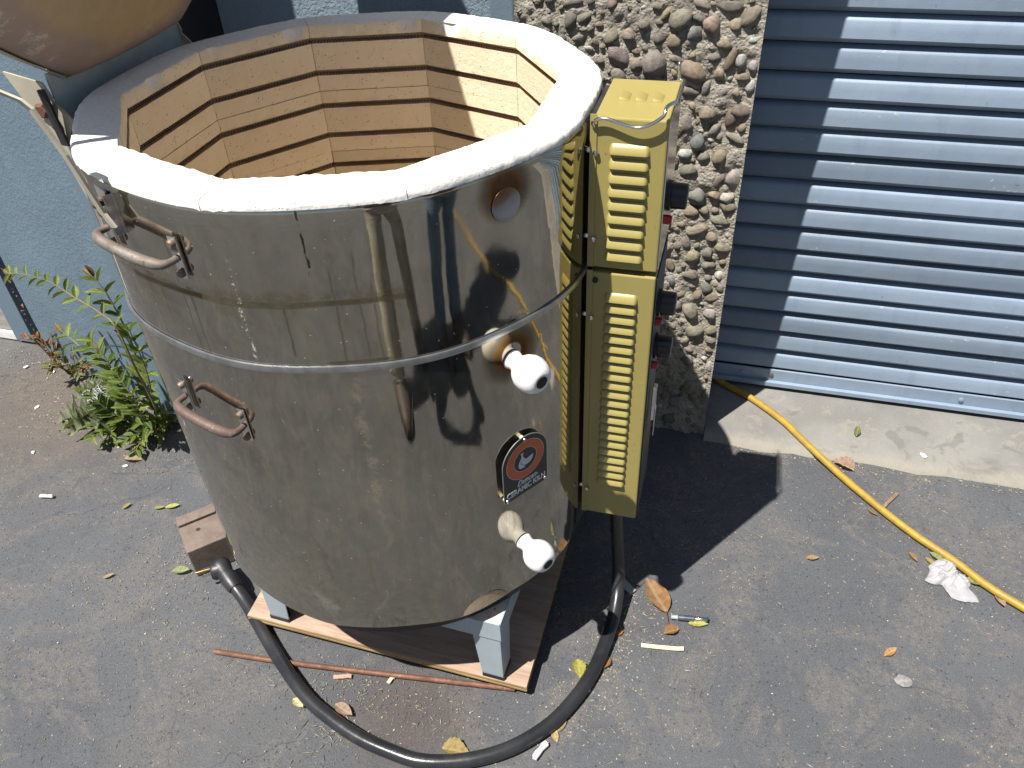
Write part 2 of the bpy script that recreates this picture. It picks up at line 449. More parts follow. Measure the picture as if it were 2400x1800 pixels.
def m_rust(name, c1, c2, c3, met=0.0):
    n = NT(name)
    a = n.noise(22, 5, .65, dist=.4); b = n.noise(120, 5, .7)
    col = n.mix(n.step(a, .35, .65), c1, c2)
    col = n.mix(n.step(b, .55, .66), col, c3)
    r = n.ramp(a, [(.35, .45), (.7, .85)])
    return n.end(n.bsdf(col, r, met, n.bump(b, .5, .0015), .4))
M['rust'] = m_rust('rusty_iron', (.17, .085, .052), (.12, .055, .034), (.25, .125, .07))
M['rust_rod'] = m_rust('rusty_rod', (.17, .078, .045), (.115, .052, .032), (.22, .115, .07))
M['rust_beam'] = m_rust('rusty_beam', (.185, .148, .125), (.135, .105, .088), (.21, .135, .09))
M['handle_rust'] = m_rust('handle_rust', (.165, .118, .098), (.12, .082, .068), (.23, .185, .16), .35)
M['handle_steel'] = m_rust('handle_plating', (.30, .275, .245), (.19, .155, .13), (.13, .085, .06), .6)
M['galv'] = simple('galvanised_sheet', (.44, .52, .55), (.38, .46, .49), 30, .5, .3, .2, 60, .001)
M['beige'] = simple('beige_paint', (.44, .40, .31), (.38, .34, .26), 25, .55)
M['leg_paint'] = simple('grey_leg_enamel', (.36, .42, .45), (.33, .385, .415), 20, .4, 0, .12, 300, .0006)
M['white_rust'] = m_rust('chipped_white_plate', (.66, .63, .58), (.60, .52, .42), (.34, .19, .10))
M['black_rubber'] = simple('black_rubber', (.018, .019, .022), (.030, .031, .034), 40, .42, 0, .2, 300, .0008)
def m_cord():
    n = NT('cord_rubber')
    p = n.co()
    a = n.noise(9, 4); b = n.noise(120, 3, .6)
    col = n.mix(n.step(a, .3, .7), (.016, .017, .020), (.030, .031, .033))
    col = n.mix(n.math('MULTIPLY', n.step(n.noise(25, 5, .7), .55, .75), .45), col, (.055, .052, .047))
    return n.end(n.bsdf(col, n.ramp(a, [(.3, .22), (.7, .36)]), 0, n.bump(b, .2, .0012), .5))
M['cord'] = m_cord()
M['black_pad'] = simple('black_foot_pad', (.02, .022, .026), None, 60, .5)
M['chrome'] = simple('chrome', (.72, .71, .69), (.62, .60, .57), 40, .16, 1.0)
M['bright_steel'] = simple('bright_band', (.46, .47, .48), (.36, .36, .36), 60, .34, .9, .15, 200, .0006)
M['bolt'] = m_rust('rusty_bolt', (.22, .18, .14), (.13, .095, .07), (.28, .235, .18), .5)
M['black_plastic'] = simple('black_plastic', (.012, .012, .014), (.02, .02, .022), 40, .32)
M['red_lamp'] = simple('red_lens', (.55, .015, .025), (.42, .012, .02), 30, .2)
M['ceramic'] = simple('white_ceramic', (.80, .79, .77), (.74, .73, .70), 25, .45, 0, .1, 120, .0006)
M['dark_hole'] = simple('dark_socket', (.03, .026, .024), None, 30, .8)
M['dark_metal'] = simple('dark_sheet', (.045, .045, .045), (.03, .03, .03), 30, .55, .3)
M['plate_black'] = simple('plate_black', (.013, .013, .015), (.016, .016, .018), 50, .3)
M['plate_edge'] = simple('plate_edge', (.66, .66, .64), None, 60, .3, .8)
M['plate_orange'] = simple('plate_orange', (.58, .115, .026), (.54, .105, .024), 60, .38)
M['plate_silver'] = simple('plate_silver', (.56, .60, .61), (.52, .56, .57), 60, .4, .0)
M['yellow_cord'] = simple('yellow_jacket', (.385, .245, .028), (.30, .19, .03), 45, .5, 0, .45, 110, .0016)
M['coil'] = simple('element_wire', (.075, .052, .038), (.10, .07, .05), 90, .7, .1)
M['void'] = simple('shade_black', (.010, .011, .014), (.014, .015, .018), 20, .6)  # near-black that stands in for shade on faces and in gaps
M['tissue'] = simple('tissue_paper', (.385, .385, .40), (.335, .33, .345), 40, .95, 0, .6, 160, .002)
M['flake'] = simple('pale_flake', (.27, .26, .25), (.17, .17, .17), 120, .9, 0, .4, 200, .001)
M['paper'] = simple('white_paper', (.72, .71, .68), (.62, .61, .57), 60, .85)
M['pen'] = simple('pen_metal', (.33, .36, .42), (.22, .25, .31), 60, .28, .85)
M['pale_wood'] = m_wood('pale_stick', (.74, .66, .44), (.64, .55, .34), 'x', 20)
M['plastic'] = simple('clear_plastic_strip', (.34, .41, .39), (.27, .33, .32), 60, .25)
M['twine'] = simple('white_twine', (.46, .49, .50), (.36, .39, .41), 60, .5)
def m_leaf(name, rough=.55, spec=.4):
    n = NT(name)
    oi = n.node('ShaderNodeObjectInfo')
    x, y, z = n.xyz(n.co())
    vein = n.math('SUBTRACT', 1.0, n.step(n.math('ABSOLUTE', y), .012, .05))
    a = n.noise(7, 4, .6)
    c = n.mix(n.step(a, .35, .7), oi.outputs['Color'], n.mix(1, oi.outputs['Color'], (.62, .60, .5), 'MULTIPLY'))
    c = n.mix(n.math('MULTIPLY', vein, .4), c, n.mix(.5, oi.outputs['Color'], (.5, .5, .3)))
    b = n.bsdf(c, rough, 0, n.bump(n.math('ABSOLUTE', y), .3, .02), spec)
    tr = n.node('ShaderNodeBsdfTranslucent')
    n.put(tr.inputs[0], n.mix(1, c, (1.5, 1.4, .6), 'MULTIPLY'))
    ms = n.node('ShaderNodeMixShader')
    n.put(ms.inputs[0], .28); n.put(ms.inputs[1], b); n.put(ms.inputs[2], tr.outputs[0])
    return n.end(ms.outputs[0])
M['leaf'] = m_leaf('leaf')
M['dry_leaf'] = m_leaf('dry_leaf', .85, .15)
M['stem'] = simple('green_stem', (.13, .14, .05), (.16, .10, .05), 60, .6)
def m_grit():
    n = NT('grit')
    g = n.node('ShaderNodeNewGeometry')
    c = n.ramp(g.outputs['Random Per Island'], [(0, (.20, .165, .11)), (.3, (.33, .27, .16)), (.55, (.11, .10, .09)), (.75, (.42, .36, .24)), (.92, (.24, .23, .21)), (1, (.58, .56, .5))])
    return n.end(n.bsdf(c, .9, 0, None, .2))
M['grit'] = m_grit()
M['denim'] = simple('blue_denim', (.13, .215, .30), (.08, .145, .215), 30, .9, 0, .5, 90, .004)
M['khaki'] = simple('stone_cotton', (.55, .52, .41), (.36, .345, .27), 14, .9, 0, .5, 60, .006)
M['shoe'] = simple('brown_leather', (.075, .055, .042), (.045, .033, .026), 40, .6)
M['dark_shirt'] = simple('navy_cotton', (.03, .035, .05), None, 20, .95)
M['skin'] = simple('skin', (.46, .30, .22), None, 20, .6)
M['hair'] = simple('dark_hair', (.035, .024, .016), None, 40, .7)

# ------------------------------------------------------------------ mesh helpers
WL = {}
def link(o, parent=None):
    COL.objects.link(o)
    if parent is not None:
        o.parent = parent
    return o

def wloc(o):
    return WL.get(o.name, Vector((0, 0, 0))) if o is not None else Vector((0, 0, 0))

def root(name, loc, label, cat, group=None):
    o = bpy.data.objects.new(name, None)
    o.empty_display_size = .05
    link(o)
    o.location = loc
    WL[o.name] = Vector(loc)
    tag(o, label, cat, group)
    return o

def tag(o, label=None, cat=None, group=None, kind=None):
    if label: o['label'] = label
    if cat: o['category'] = cat
    if group: o['group'] = group
    if kind: o['kind'] = kind
    return o

def finish(me, smooth=None, bevel=0.0, seg=2):
    bm = bmesh.new()
    bm.from_mesh(me)
    bmesh.ops.remove_doubles(bm, verts=bm.verts, dist=1e-6)
    bmesh.ops.recalc_face_normals(bm, faces=bm.faces)
    if bevel:
        ed = [e for e in bm.edges if len(e.link_faces) == 2 and e.calc_face_angle(0) > .5]
        bmesh.ops.bevel(bm, geom=ed, offset=bevel, offset_type='OFFSET', segments=seg, profile=.5, affect='EDGES', clamp_overlap=True)
    if smooth is not None:
        for f in bm.faces: f.smooth = True
        for e in bm.edges:
            if len(e.link_faces) == 2 and e.calc_face_angle(0) > D(smooth):
                e.smooth = False
    bm.to_mesh(me)
    bm.free()

class MB:
    def __init__(s):
        s.v = []; s.f = []
    def add(s, vs_, fs):
        b = len(s.v)
        s.v += [Vector(q) for q in vs_]
        s.f += [tuple(i+b for i in f) for f in fs]
        return s
    def box(s, c, size, rot=None):
        hx, hy, hz = (q/2 for q in size)
        P = [Vector((x, y, z)) for x in (-hx, hx) for y in (-hy, hy) for z in (-hz, hz)]
        if rot is not None: P = [rot @ q for q in P]
        return s.add([q+Vector(c) for q in P], [(0, 1, 3, 2), (4, 6, 7, 5), (0, 4, 5, 1), (2, 3, 7, 6), (0, 2, 6, 4), (1, 5, 7, 3)])
    def bounds(s, x0, x1, y0, y1, z0, z1):
        return s.box(((x0+x1)/2, (y0+y1)/2, (z0+z1)/2), (x1-x0, y1-y0, z1-z0))
    def prism(s, poly, ex, mtx=None):
        # poly: list of 3d points, extruded by vector ex
        P = [Vector(q) for q in poly]; Q = [p+Vector(ex) for p in P]
        if mtx is not None:
            P = [mtx @ q for q in P]; Q = [mtx @ q for q in Q]
        k = len(P)
        return s.add(P+Q, [tuple(range(k))[::-1], tuple(range(k, 2*k))] + [(i, (i+1) % k, k+(i+1) % k, k+i) for i in range(k)])
    def tube(s, pts, r, n=10, cap=True):
        pts = [Vector(q) for q in pts]
        rs = r if isinstance(r, (list, tuple)) else [r]*len(pts)
        T = []
        for i in range(len(pts)):
            a = pts[max(0, i-1)]; b = pts[min(len(pts)-1, i+1)]
            T.append((b-a).normalized())
        up = Vector((0, 0, 1)) if abs(T[0].z) < .9 else Vector((1, 0, 0))
        u = T[0].cross(up).normalized()
        vs_ = []
        for i, p in enumerate(pts):
            u = (u - T[i]*u.dot(T[i])).normalized()
            w = T[i].cross(u)
            for k in range(n):
                a = 2*PI*k/n
                vs_.append(p + (u*math.cos(a)+w*math.sin(a))*rs[i])
        fs = []
        for i in range(len(pts)-1):
            for k in range(n):
                fs.append((i*n+k, i*n+(k+1) % n, (i+1)*n+(k+1) % n, (i+1)*n+k))
        if cap:
            fs.append(tuple(range(n))[::-1]); fs.append(tuple((len(pts)-1)*n+k for k in range(n)))
        return s.add(vs_, fs)
    def lathe(s, prof, n=24, mtx=None, cap=True):
        vs_ = []
        for r, z in prof:
            for k in range(n):
                a = 2*PI*k/n
                q = Vector((r*math.cos(a), r*math.sin(a), z))
                vs_.append(mtx @ q if mtx is not None else q)
        fs = []
        for i in range(len(prof)-1):
            for k in range(n):
                fs.append((i*n+k, i*n+(k+1) % n, (i+1)*n+(k+1) % n, (i+1)*n+k))
        if cap:
            fs.append(tuple(range(n))[::-1]); fs.append(tuple((len(prof)-1)*n+k for k in range(n)))
        return s.add(vs_, fs)
    def grid(s, fn, nu, nv, wrap=False):
        vs_ = [fn(i/(nu if wrap else nu-1), j/(nv-1)) for j in range(nv) for i in range(nu)]
        fs = []
        for j in range(nv-1):
            for i in range(nu if wrap else nu-1):
                fs.append((j*nu+i, j*nu+(i+1) % nu, (j+1)*nu+(i+1) % nu, (j+1)*nu+i))
        return s.add(vs_, fs)
    def mesh(s, name, mat, org=(0, 0, 0), smooth=None, bevel=0.0, seg=2):
        o = Vector(org)
        me = bpy.data.meshes.new(name)
        me.from_pydata([q-o for q in s.v], [], s.f)
        me.update()
        finish(me, smooth, bevel, seg)
        for mt in (mat if isinstance(mat, (list, tuple)) else [mat]):
            me.materials.append(M[mt])
        return me
    def build(s, name, mat, parent=None, loc=None, smooth=None, bevel=0.0, seg=2, color=None):
        """vertices are world coordinates; loc: world origin of the new object"""
        pw = wloc(parent)
        lw = Vector(loc) if loc is not None else pw
        me = s.mesh(name, mat, lw, smooth, bevel, seg)
        o = bpy.data.objects.new(name, me)
        link(o, parent)
        o.location = lw - pw
        WL[o.name] = lw
        if color: o.color = (*color, 1)
        return o

def inst(name, me, parent, mtx, color=None):
    o = bpy.data.objects.new(name, me)
    link(o, parent)
    o.matrix_local = mtx
    if color: o.color = (*color[:3], 1)
    return o

def spline(pts, n=8, closed=False):
    P = [Vector(q) for q in pts]
    out = []
    k = len(P)
    for i in range(k-1):
        p0 = P[max(0, i-1)]; p1 = P[i]; p2 = P[i+1]; p3 = P[min(k-1, i+2)]
        for j in range(n):
            t = j/n
            out.append(.5*((2*p1)+(-p0+p2)*t+(2*p0-5*p1+4*p2-p3)*t*t+(-p0+3*p1-3*p2+p3)*t**3))
    out.append(P[-1])
    return out

def nz(p, s=1.0, seed=0.0):
    return noise.noise(Vector(p)*s + Vector((seed, seed*1.7, -seed)))

# ------------------------------------------------------------------ setting
def ground():
    # one sheet: fine near the kiln, coarse to the horizon
    xs = [-150, -60, -25, -10, -5, -3.2] + [-2.4+i*.06 for i in range(70)] + [2.4, 3.5, 6, 12, 30, 70, 150]
    ys = [-150, -60, -25, -10, -5, -2.4] + [-1.2+i*.06 for i in range(52)] + [2.4, 4, 8, 20, 60, 150]
    b = MB()
    vs_ = []
    for y in ys:
        for x in xs:
            near = abs(x) < 2.5 and -1.3 < y < 2.1
            z = (nz((x, y, 0), 2.2)*.003 + nz((x, y, 3), 7)*.0014 - .002) if near else -.002
            vs_.append((x, y, min(z, .0008)))
    nx = len(xs)
    b.add(vs_, [(j*nx+i, j*nx+i+1, (j+1)*nx+i+1, (j+1)*nx+i) for j in range(len(ys)-1) for i in range(nx-1)])
    o = b.build('asphalt_ground', 'asphalt', smooth=180)
    tag(o, 'worn grey asphalt ground', kind='structure')
ground()

def apron():
    b = MB()
    X0, X1 = .0235, 4.2
    nx = 120
    def fn(u, v):
        x = X0+(X1-X0)*u
        edge = 1.497+.006*(x) + nz((x, 0, 0), 9)*.012 + nz((x, 1, 0), 40)*.006
        k = [0, .02, .06, .2, .5, .75, 1][v]
        y = edge+(1.98-edge)*k
        z = [-.01, .006, .0115, .013, .014, .0145, .015][v]
        if 0 < v < 4:
            z += nz((x, y, 2), 30)*.0025
        return Vector((x, y, z))
    vs_ = [fn(i/nx, j) for j in range(7) for i in range(nx+1)]
    fs = [(j*(nx+1)+i, j*(nx+1)+i+1, (j+1)*(nx+1)+i+1, (j+1)*(nx+1)+i) for j in range(6) for i in range(nx)]
    b.add(vs_, fs)
    o = b.build('concrete_apron', 'concrete', loc=(.3, 1.63, 0), smooth=60)
    tag(o, 'stained concrete apron under the roller shutter', kind='structure')
apron()

# roller shutter --------------------------------------------------------------
def shutter():
    r = root('roller_shutter', (.03, 1.735, 0), 'blue-grey painted steel roller shutter beside the pebble pillar', 'shutter')
    X0, X1 = .0245, 3.6
    pitch = .0575
    prof = [(.016, .0005), (.006, .0030), (.0005, .0085), (-.0040, .0125), (-.0050, .0140), (-.0030, .030), (-.0008, .0445), (.0008, .0475), (.0060, .0515), (.018, .0562)]
    b = MB()
    nx = 46
    vs_ = []
    for i in range(nx+1):
        x = X0+(X1-X0)*i/nx
        for y, z in prof:
            vs_.append((x, 1.735+y+nz((x, z*4, 0), 3)*.0008, z))
    k = len(prof)
    b.add(vs_, [(i*k+j, (i+1)*k+j, (i+1)*k+j+1, i*k+j+1) for i in range(nx) for j in range(k-1)])
    me = b.mesh('slat', 'shutter', (.03, 1.735, 0), smooth=25)
    rnd = random.Random(3)
    for i in range(42):
        z = .068+pitch*i + rnd.uniform(-.0016, .0016)
        v = rnd.uniform(.78, 1.08)
        if i in (2, 5, 7, 9, 13): v *= .86
        m = Matrix.Translation((0, 0, z)) @ Matrix.Rotation(rnd.uniform(-.035, .05), 4, 'X') @ Matrix.Rotation(rnd.uniform(-.0015, .0015), 4, 'Y')
        inst('slat', me, r, m, (v, v, v*1.01))
    b = MB()   # bottom rail: upright flange and a kicked-out foot
    b.bounds(X0, X1, 1.728, 1.7335, .030, .0725)
    b.bounds(X0, X1, 1.716, 1.7275, .0275, .0405)
    b.build('bottom_rail', 'shutter', r, bevel=.0015)
    b = MB(); b.bounds(X0, X1, 1.7545, 1.757, .01, 2.6)
    b.build('light_block_sheet', 'void', r)  # added unseen black sheet, stops sky light leaking in behind the slats
    for x, z in ((.098, .056), (.170, .058), (.62, .055), (1.1, .055)):
        b = MB(); b.lathe([(.0062, 0), (.006, .003), (.003, .0045)], 14, Matrix.Translation((x, 1.7278, z)) @ Matrix.Rotation(PI/2, 4, 'X'))
        b.build('rivet', 'bolt' if x == .170 else 'shutter', r, smooth=40)
shutter()

# pebble pillar ---------------------------------------------------------------
STONES = [(-0.123, 0.97, 0.04, 0.043, 30, 'o'), (-0.321, 0.961, 0.025, 0.037, 70, 'p'), (-0.296, 0.964, 0.016, 0.03, 85, 'o'), (-0.243, 0.936, 0.037, 0.028, -20, 'o'), (-0.212, 0.937, 0.028, 0.026, 0, 't'), (-0.23, 0.903, 0.055, 0.039, 10, 'p'), (-0.161, 0.892, 0.047, 0.051, 0, 'g'), (-0.132, 0.933, 0.031, 0.035, 20, 't'), (-0.159, 0.934, 0.022, 0.023, 0, 'p'), (-0.094, 0.944, 0.033, 0.027, 0, 'b'), (-0.068, 0.963, 0.035, 0.038, 0, 't'), (-0.091, 0.971, 0.03, 0.02, -20, 'o'), (-0.091, 0.995, 0.032, 0.013, 0, 'o'), (-0.038, 0.992, 0.049, 0.013, -25, 'g'), (-0.004, 0.978, 0.025, 0.044, 15, 't'), (-0.044, 0.929, 0.026, 0.025, 0, 't'), (-0.027, 0.903, 0.019, 0.045, 15, 'n'), (-0.009, 0.903, 0.021, 0.03, 10, 'w'), (0.014, 0.893, 0.021, 0.028, 30, 'w'), (-0.124, 0.901, 0.034, 0.021, 0, 'o'), (-0.09, 0.878, 0.06, 0.034, 10, 't'), (-0.047, 0.878, 0.021, 0.026, 0, 't'), (-0.06, 0.906, 0.024, 0.019, 0, 'o'), (-0.094, 0.841, 0.037, 0.022, 0, 'o'), (-0.066, 0.853, 0.019, 0.03, 0, 'g'), (-0.091, 0.857, 0.036, 0.01, 5, 'w'), (-0.098, 0.782, 0.03, 0.039, 0, 'g'), (-0.058, 0.803, 0.032, 0.038, 40, 't'), (-0.071, 0.747, 0.029, 0.032, 0, 'b'), (-0.002, 0.76, 0.042, 0.021, 15, 'o'), (-0.024, 0.72, 0.03, 0.036, 20, 't'), (-0.09, 0.723, 0.031, 0.022, 10, 'w'), (-0.056, 0.718, 0.028, 0.022, -20, 'g'), (0.002, 0.812, 0.031, 0.043, -20, 'n'), (-0.013, 0.798, 0.019, 0.038, 20, 'r'), (-0.087, 0.687, 0.044, 0.031, -30, 'o'), (-0.023, 0.673, 0.021, 0.037, 30, 'g'), (0.008, 0.678, 0.031, 0.042, 0, 'w'), (-0.061, 0.638, 0.04, 0.038, 0, 'g'), (-0.027, 0.641, 0.026, 0.026, -20, 't'), (-0.004, 0.637, 0.029, 0.026, -15, 'w'), (0.005, 0.617, 0.034, 0.024, 0, 'o'), (-0.07, 0.601, 0.04, 0.024, 0, 't'), (-0.044, 0.607, 0.024, 0.027, 0, 'o'), (-0.007, 0.586, 0.042, 0.021, 5, 'o'), (-0.184, 0.959, 0.026, 0.025, -30, 'g'), (-0.218, 0.969, 0.01, 0.025, 15, 'b'), (-0.166, 0.988, 0.021, 0.016, 0, 'o'), (-0.146, 0.98, 0.033, 0.009, -30, 't'), (-0.319, 0.991, 0.044, 0.014, 0, 'g'), (-0.197, 0.888, 0.03, 0.027, 30, 'o'), (-0.033, 0.842, 0.022, 0.032, 20, 'g'), (-0.012, 0.846, 0.019, 0.02, 0, 't'), (-0.087, 0.816, 0.022, 0.018, 0, 't'), (-0.042, 0.775, 0.02, 0.029, 60, 'g'), (0.009, 0.781, 0.017, 0.023, 0, 't'), (0.012, 0.859, 0.019, 0.024, 10, 'w'), (-0.004, 0.873, 0.028, 0.019, 5, 't'), (-0.051, 0.563, 0.054, 0.022, -5, 't'), (-0.071, 0.531, 0.02, 0.036, 0, 'g'), (-0.02, 0.546, 0.031, 0.027, 0, 't'), (0.004, 0.526, 0.035, 0.036, -20, 'o'), (-0.052, 0.499, 0.03, 0.035, 0, 't'), (-0.027, 0.509, 0.024, 0.028, 0, 'g'), (-0.102, 0.472, 0.014, 0.038, 0, 't'), (-0.018, 0.477, 0.028, 0.028, 0, 'g'), (-0.056, 0.453, 0.041, 0.024, 10, 'g'), (-0.093, 0.434, 0.029, 0.034, 0, 'b'), (-0.02, 0.424, 0.024, 0.034, 20, 'g'), (-0.034, 0.402, 0.021, 0.025, 0, 'r'), (-0.005, 0.401, 0.037, 0.02, -5, 't'), (-0.047, 0.36, 0.038, 0.056, 0, 'o'), (-0.031, 0.31, 0.043, 0.037, -15, 'o'), (0.006, 0.318, 0.034, 0.024, -5, 't'), (0.008, 0.289, 0.034, 0.027, 0, 'g'), (0.006, 0.261, 0.021, 0.019, 0, 't'), (-0.073, 0.372, 0.021, 0.03, 0, 'g'), (-0.005, 0.361, 0.033, 0.031, 20, 'w'), (0.012, 0.212, 0.017, 0.034, -20, 'w'), (-0.089, 0.252, 0.031, 0.033, 0, 'o'), (-0.038, 0.226, 0.031, 0.034, 10, 'g'), (-0.074, 0.18, 0.027, 0.04, 0, 't'), (-0.026, 0.147, 0.036, 0.047, 30, 'o'), (-0.057, 0.093, 0.028, 0.037, 0, 'g'), (-0.013, 0.113, 0.027, 0.03, 0, 't'), (-0.087, 0.57, 0.02, 0.018, 0, 't'), (-0.006, 0.578, 0.027, 0.017, 0, 'o'), (-0.086, 0.521, 0.02, 0.023, 0, 'o'), (0.005, 0.456, 0.02, 0.024, 10, 'w'), (0.012, 0.428, 0.02, 0.029, 0, 'g'), (-0.072, 0.402, 0.025, 0.02, 0, 't')]
SCOL = {'o': (.285, .265, .215), 't': (.35, .30, .225), 'p': (.245, .22, .205), 'b': (.24, .25, .25), 'w': (.50, .49, .46), 'g': (.29, .275, .24), 'n': (.235, .205, .16), 'r': (.245, .195, .16)}
def stone_mesh(k):
    rnd = random.Random(100+k)
    bm = bmesh.new()
    bmesh.ops.create_icosphere(bm, subdivisions=2, radius=.5)
    planes = [(Vector((rnd.gauss(0, 1), rnd.gauss(0, 1), rnd.gauss(0, 1))).normalized(), rnd.uniform(.55, .85)) for _ in range(7 if k % 2 else 3)]
    for v in bm.verts:
        p = v.co.normalized()
        d = 1+.30*noise.noise(p*1.3+Vector((k*3.1, 0, 0)))+.16*noise.noise(p*3.3+Vector((0, k*2.3, 0)))
        q = p*d
        for pn, ph in planes:
            e = q.dot(pn)-ph
            if e > 0: q = q-pn*e*.9
        v.co = q*.5*1.08
    for f in bm.faces: f.smooth = True
    me = bpy.data.meshes.new('stone')
    bm.to_mesh(me); bm.free()
    me.materials.append(M['pebble'])
    return me

def pillar():
    X0, X1, Y0, Y1, H = -.425, .0217, 1.523, 1.80, 2.6
    r = root('stone_pillar', ((X0+X1)/2, Y0, 0), 'rough mortar pillar studded with river pebbles, between blue wall and shutter', 'pillar')
    pw = wloc(r)
    b = MB()
    nx, nzz = 84, 480
    def fn(u, v):
        x = X0+(X1-X0)*u; z = H*v
        e = min(u, 1-u)*(X1-X0)
        k = min(1, e/.012)
        y = Y0 + k*(nz((x, 0, z), 20)*.007 + nz((x, 5, z), 70)*.005 + nz((x, 9, z), 150)*.003) + .004*k
        return Vector((x, y, z))
    b.grid(fn, nx, nzz)
    b.add([(X0, Y0, 0), (X0, Y1, 0), (X0, Y1, H), (X0, Y0, H)], [(0, 1, 2, 3)])
    b.add([(X1, Y0, 0), (X1, Y0, H), (X1, Y1, H), (X1, Y1, 0)], [(0, 1, 2, 3)])
    b.add([(X0, Y0, H), (X1, Y0, H), (X1, Y1, H), (X0, Y1, H)], [(0, 1, 2, 3)])
    b.build('mortar', 'mortar', r, smooth=50)
    mes = [stone_mesh(k) for k in range(14)]
    rnd = random.Random(5)
    placed = []
    def fits(x, z, rad):
        for (a, c, q) in placed:
            if (a-x)**2+(c-z)**2 < (q+rad)**2*.86:
                return False
        return True
    def put(x, z, w, h, an, col, k):
        dep = min(w, h)*rnd.uniform(.75, .95)
        m = Matrix.Translation(Vector((x, Y0+.004+dep*.22, z))-pw) @ Matrix.Rotation(D(an), 4, 'Y') @ Matrix.Diagonal((w, dep*1.25, h, 1)) @ Matrix.Rotation(rnd.uniform(-.5, .5), 4, 'Y')
        inst('stone', mes[k % 14], r, m, col)
    def tint(c):
        f = rnd.uniform(.85, 1.2)
        return tuple(q*f*rnd.uniform(.95, 1.05) for q in SCOL[c])
    cnt = 0
    for i, (x, z, w, h, an, c) in enumerate(STONES):
        if x+w*.42 > X1: x = X1-w*.42
        placed.append((x, z, (w+h)/4))
        put(x, z, w*1.04, h*1.04, an, tint(c), i)
        cnt += 1
    todo = []
    for tries in range(9000):
        big = tries < 2200
        rad = rnd.uniform(.009, .017) if big else rnd.uniform(.0045, .009)
        x = rnd.uniform(X0+rad, X1-rad); z = rnd.uniform(rad, H-.02)
        if fits(x, z, rad*1.18):
            placed.append((x, z, rad))
            # seen by the photograph: strip right of the box and the part above the rim
            vis = (x > -.115 and z < 1.02) or (z > .84 and z < 1.02 and x > -.38)
            todo.append((0 if vis else 1, -rad, x, z, rad))
    todo.sort()
    bm_rest = MB()
    proto = []
    bmx = bmesh.new(); bmesh.ops.create_icosphere(bmx, subdivisions=1, radius=.5)
    pv = [v.co.copy() for v in bmx.verts]; pf = [tuple(v.index for v in f.verts) for f in bmx.faces]
    bmx.free()
    for i, (nv, _, x, z, rad) in enumerate(todo):
        w = rad*2*rnd.uniform(.85, 1.25); h = rad*2*rnd.uniform(.7, 1.05); an = rnd.uniform(-40, 40)
        c = rnd.choice('ooottgggpbwnr' if rad > .009 else 'ogtgwn')
        if cnt < 300:
            put(x, z, w, h, an, tint(c), rnd.randrange(14)); cnt += 1
        else:
            rt = Matrix.Rotation(D(an), 3, 'Y')
            bm_rest.add([rt @ Vector((q.x*w*(1+.2*rnd.random()), q.y*rad*1.8, q.z*h)) + Vector((x, Y0+.006, z)) for q in pv], pf)
    o = bm_rest.build('pebbles', 'pebble', r, smooth=60, color=(.24, .215, .165))
    o['kind'] = 'stuff'
pillar()

# blue wall, splayed blue pier, far-left post and planks ------------------------
b = MB(); b.bounds(-1.062, -.4255, 1.545, 1.80, 0, 2.6)
o = b.build('blue_wall', 'blue_wall', loc=(-.75, 1.545, 0))
tag(o, 'pale blue stucco wall behind the kiln, striped by shadows', 'wall')
b = MB(); b.bounds(-.4745, -.4265, 1.5285, 1.5445, 0, 2.6)
o2 = b.build('plaster_fillet', 'blue_smooth', o, bevel=.004)

def pier():
    r = root('blue_pier', (-1.5, 1.45, 0), 'blue stucco pier with a splayed face, left of the kiln', 'pier')
    A, B, C_, E_ = (-1.878, 1.471), (-1.335, 1.28), (-1.075, 1.28), (-1.06, 1.544)
    def wallf(P, Q, n, h, amp):
        def fn(u, v):
            x = P[0]+(Q[0]-P[0])*u; y = P[1]+(Q[1]-P[1])*u; z = h*v
            d = Vector((Q[1]-P[1], -(Q[0]-P[0]), 0)).normalized()
            k = min(1, min(u, 1-u)*30)
            return Vector((x, y, z)) + d*(nz((x*3, y*3, z*3), 2)*amp*k)
        return fn
    b = MB(); b.grid(wallf(A, B, 1, 2.6, .003), 30, 100)
    b.add([(A[0], A[1], 0), (A[0], 1.8, 0), (A[0], 1.8, 2.6), (A[0], A[1], 2.6)], [(0, 1, 2, 3)])
    b.add([(A[0], A[1], 2.6), (B[0], B[1], 2.6), (C_[0], C_[1], 2.6), (E_[0], E_[1], 2.6), (A[0], 1.8, 2.6)], [(0, 1, 2, 3, 4)])
    b.build('splayed_face', 'blue_stucco', r, smooth=40)
    b = MB(); b.grid(wallf(B, C_, 1, 2.6, .0008), 12, 60)
    b.build('front_trim', 'blue_smooth', r, smooth=40)
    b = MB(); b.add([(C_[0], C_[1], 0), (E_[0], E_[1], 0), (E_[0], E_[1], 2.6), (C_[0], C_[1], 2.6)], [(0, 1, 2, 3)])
    b.build('black_return', 'void', r)  # side face turned from the sun, its shade painted on as black
    b = MB()   # crumbling base under the trim
    b.bounds(-1.33, -1.08, 1.268, 1.2795, 0, .035)
    b.build('skirting', 'blue_smooth', r, bevel=.004)
    # crumbly sealant along the left edge
    b = MB()
    rnd = random.Random(2)
    for i in range(46):
        z = i*.012
        b.add([Vector((-1.884, 1.468, z)) + Vector((rnd.uniform(-.014, .004), rnd.uniform(-.006, .006), rnd.uniform(-.008, .008))) for _ in range(4)], [(0, 1, 2), (0, 2, 3), (0, 3, 1), (1, 3, 2)])
    q = b.build('crumbling_sealant', 'rust', r)
    q['kind'] = 'stuff'
pier()
b = MB(); b.bounds(-2.0, -1.935, 1.487, 1.56, .006, 2.6)
o = b.build('door_post', 'blue_smooth', loc=(-1.97, 1.5, 0), bevel=.002)
tag(o, 'smooth blue-grey post left of the blue pier', 'post')
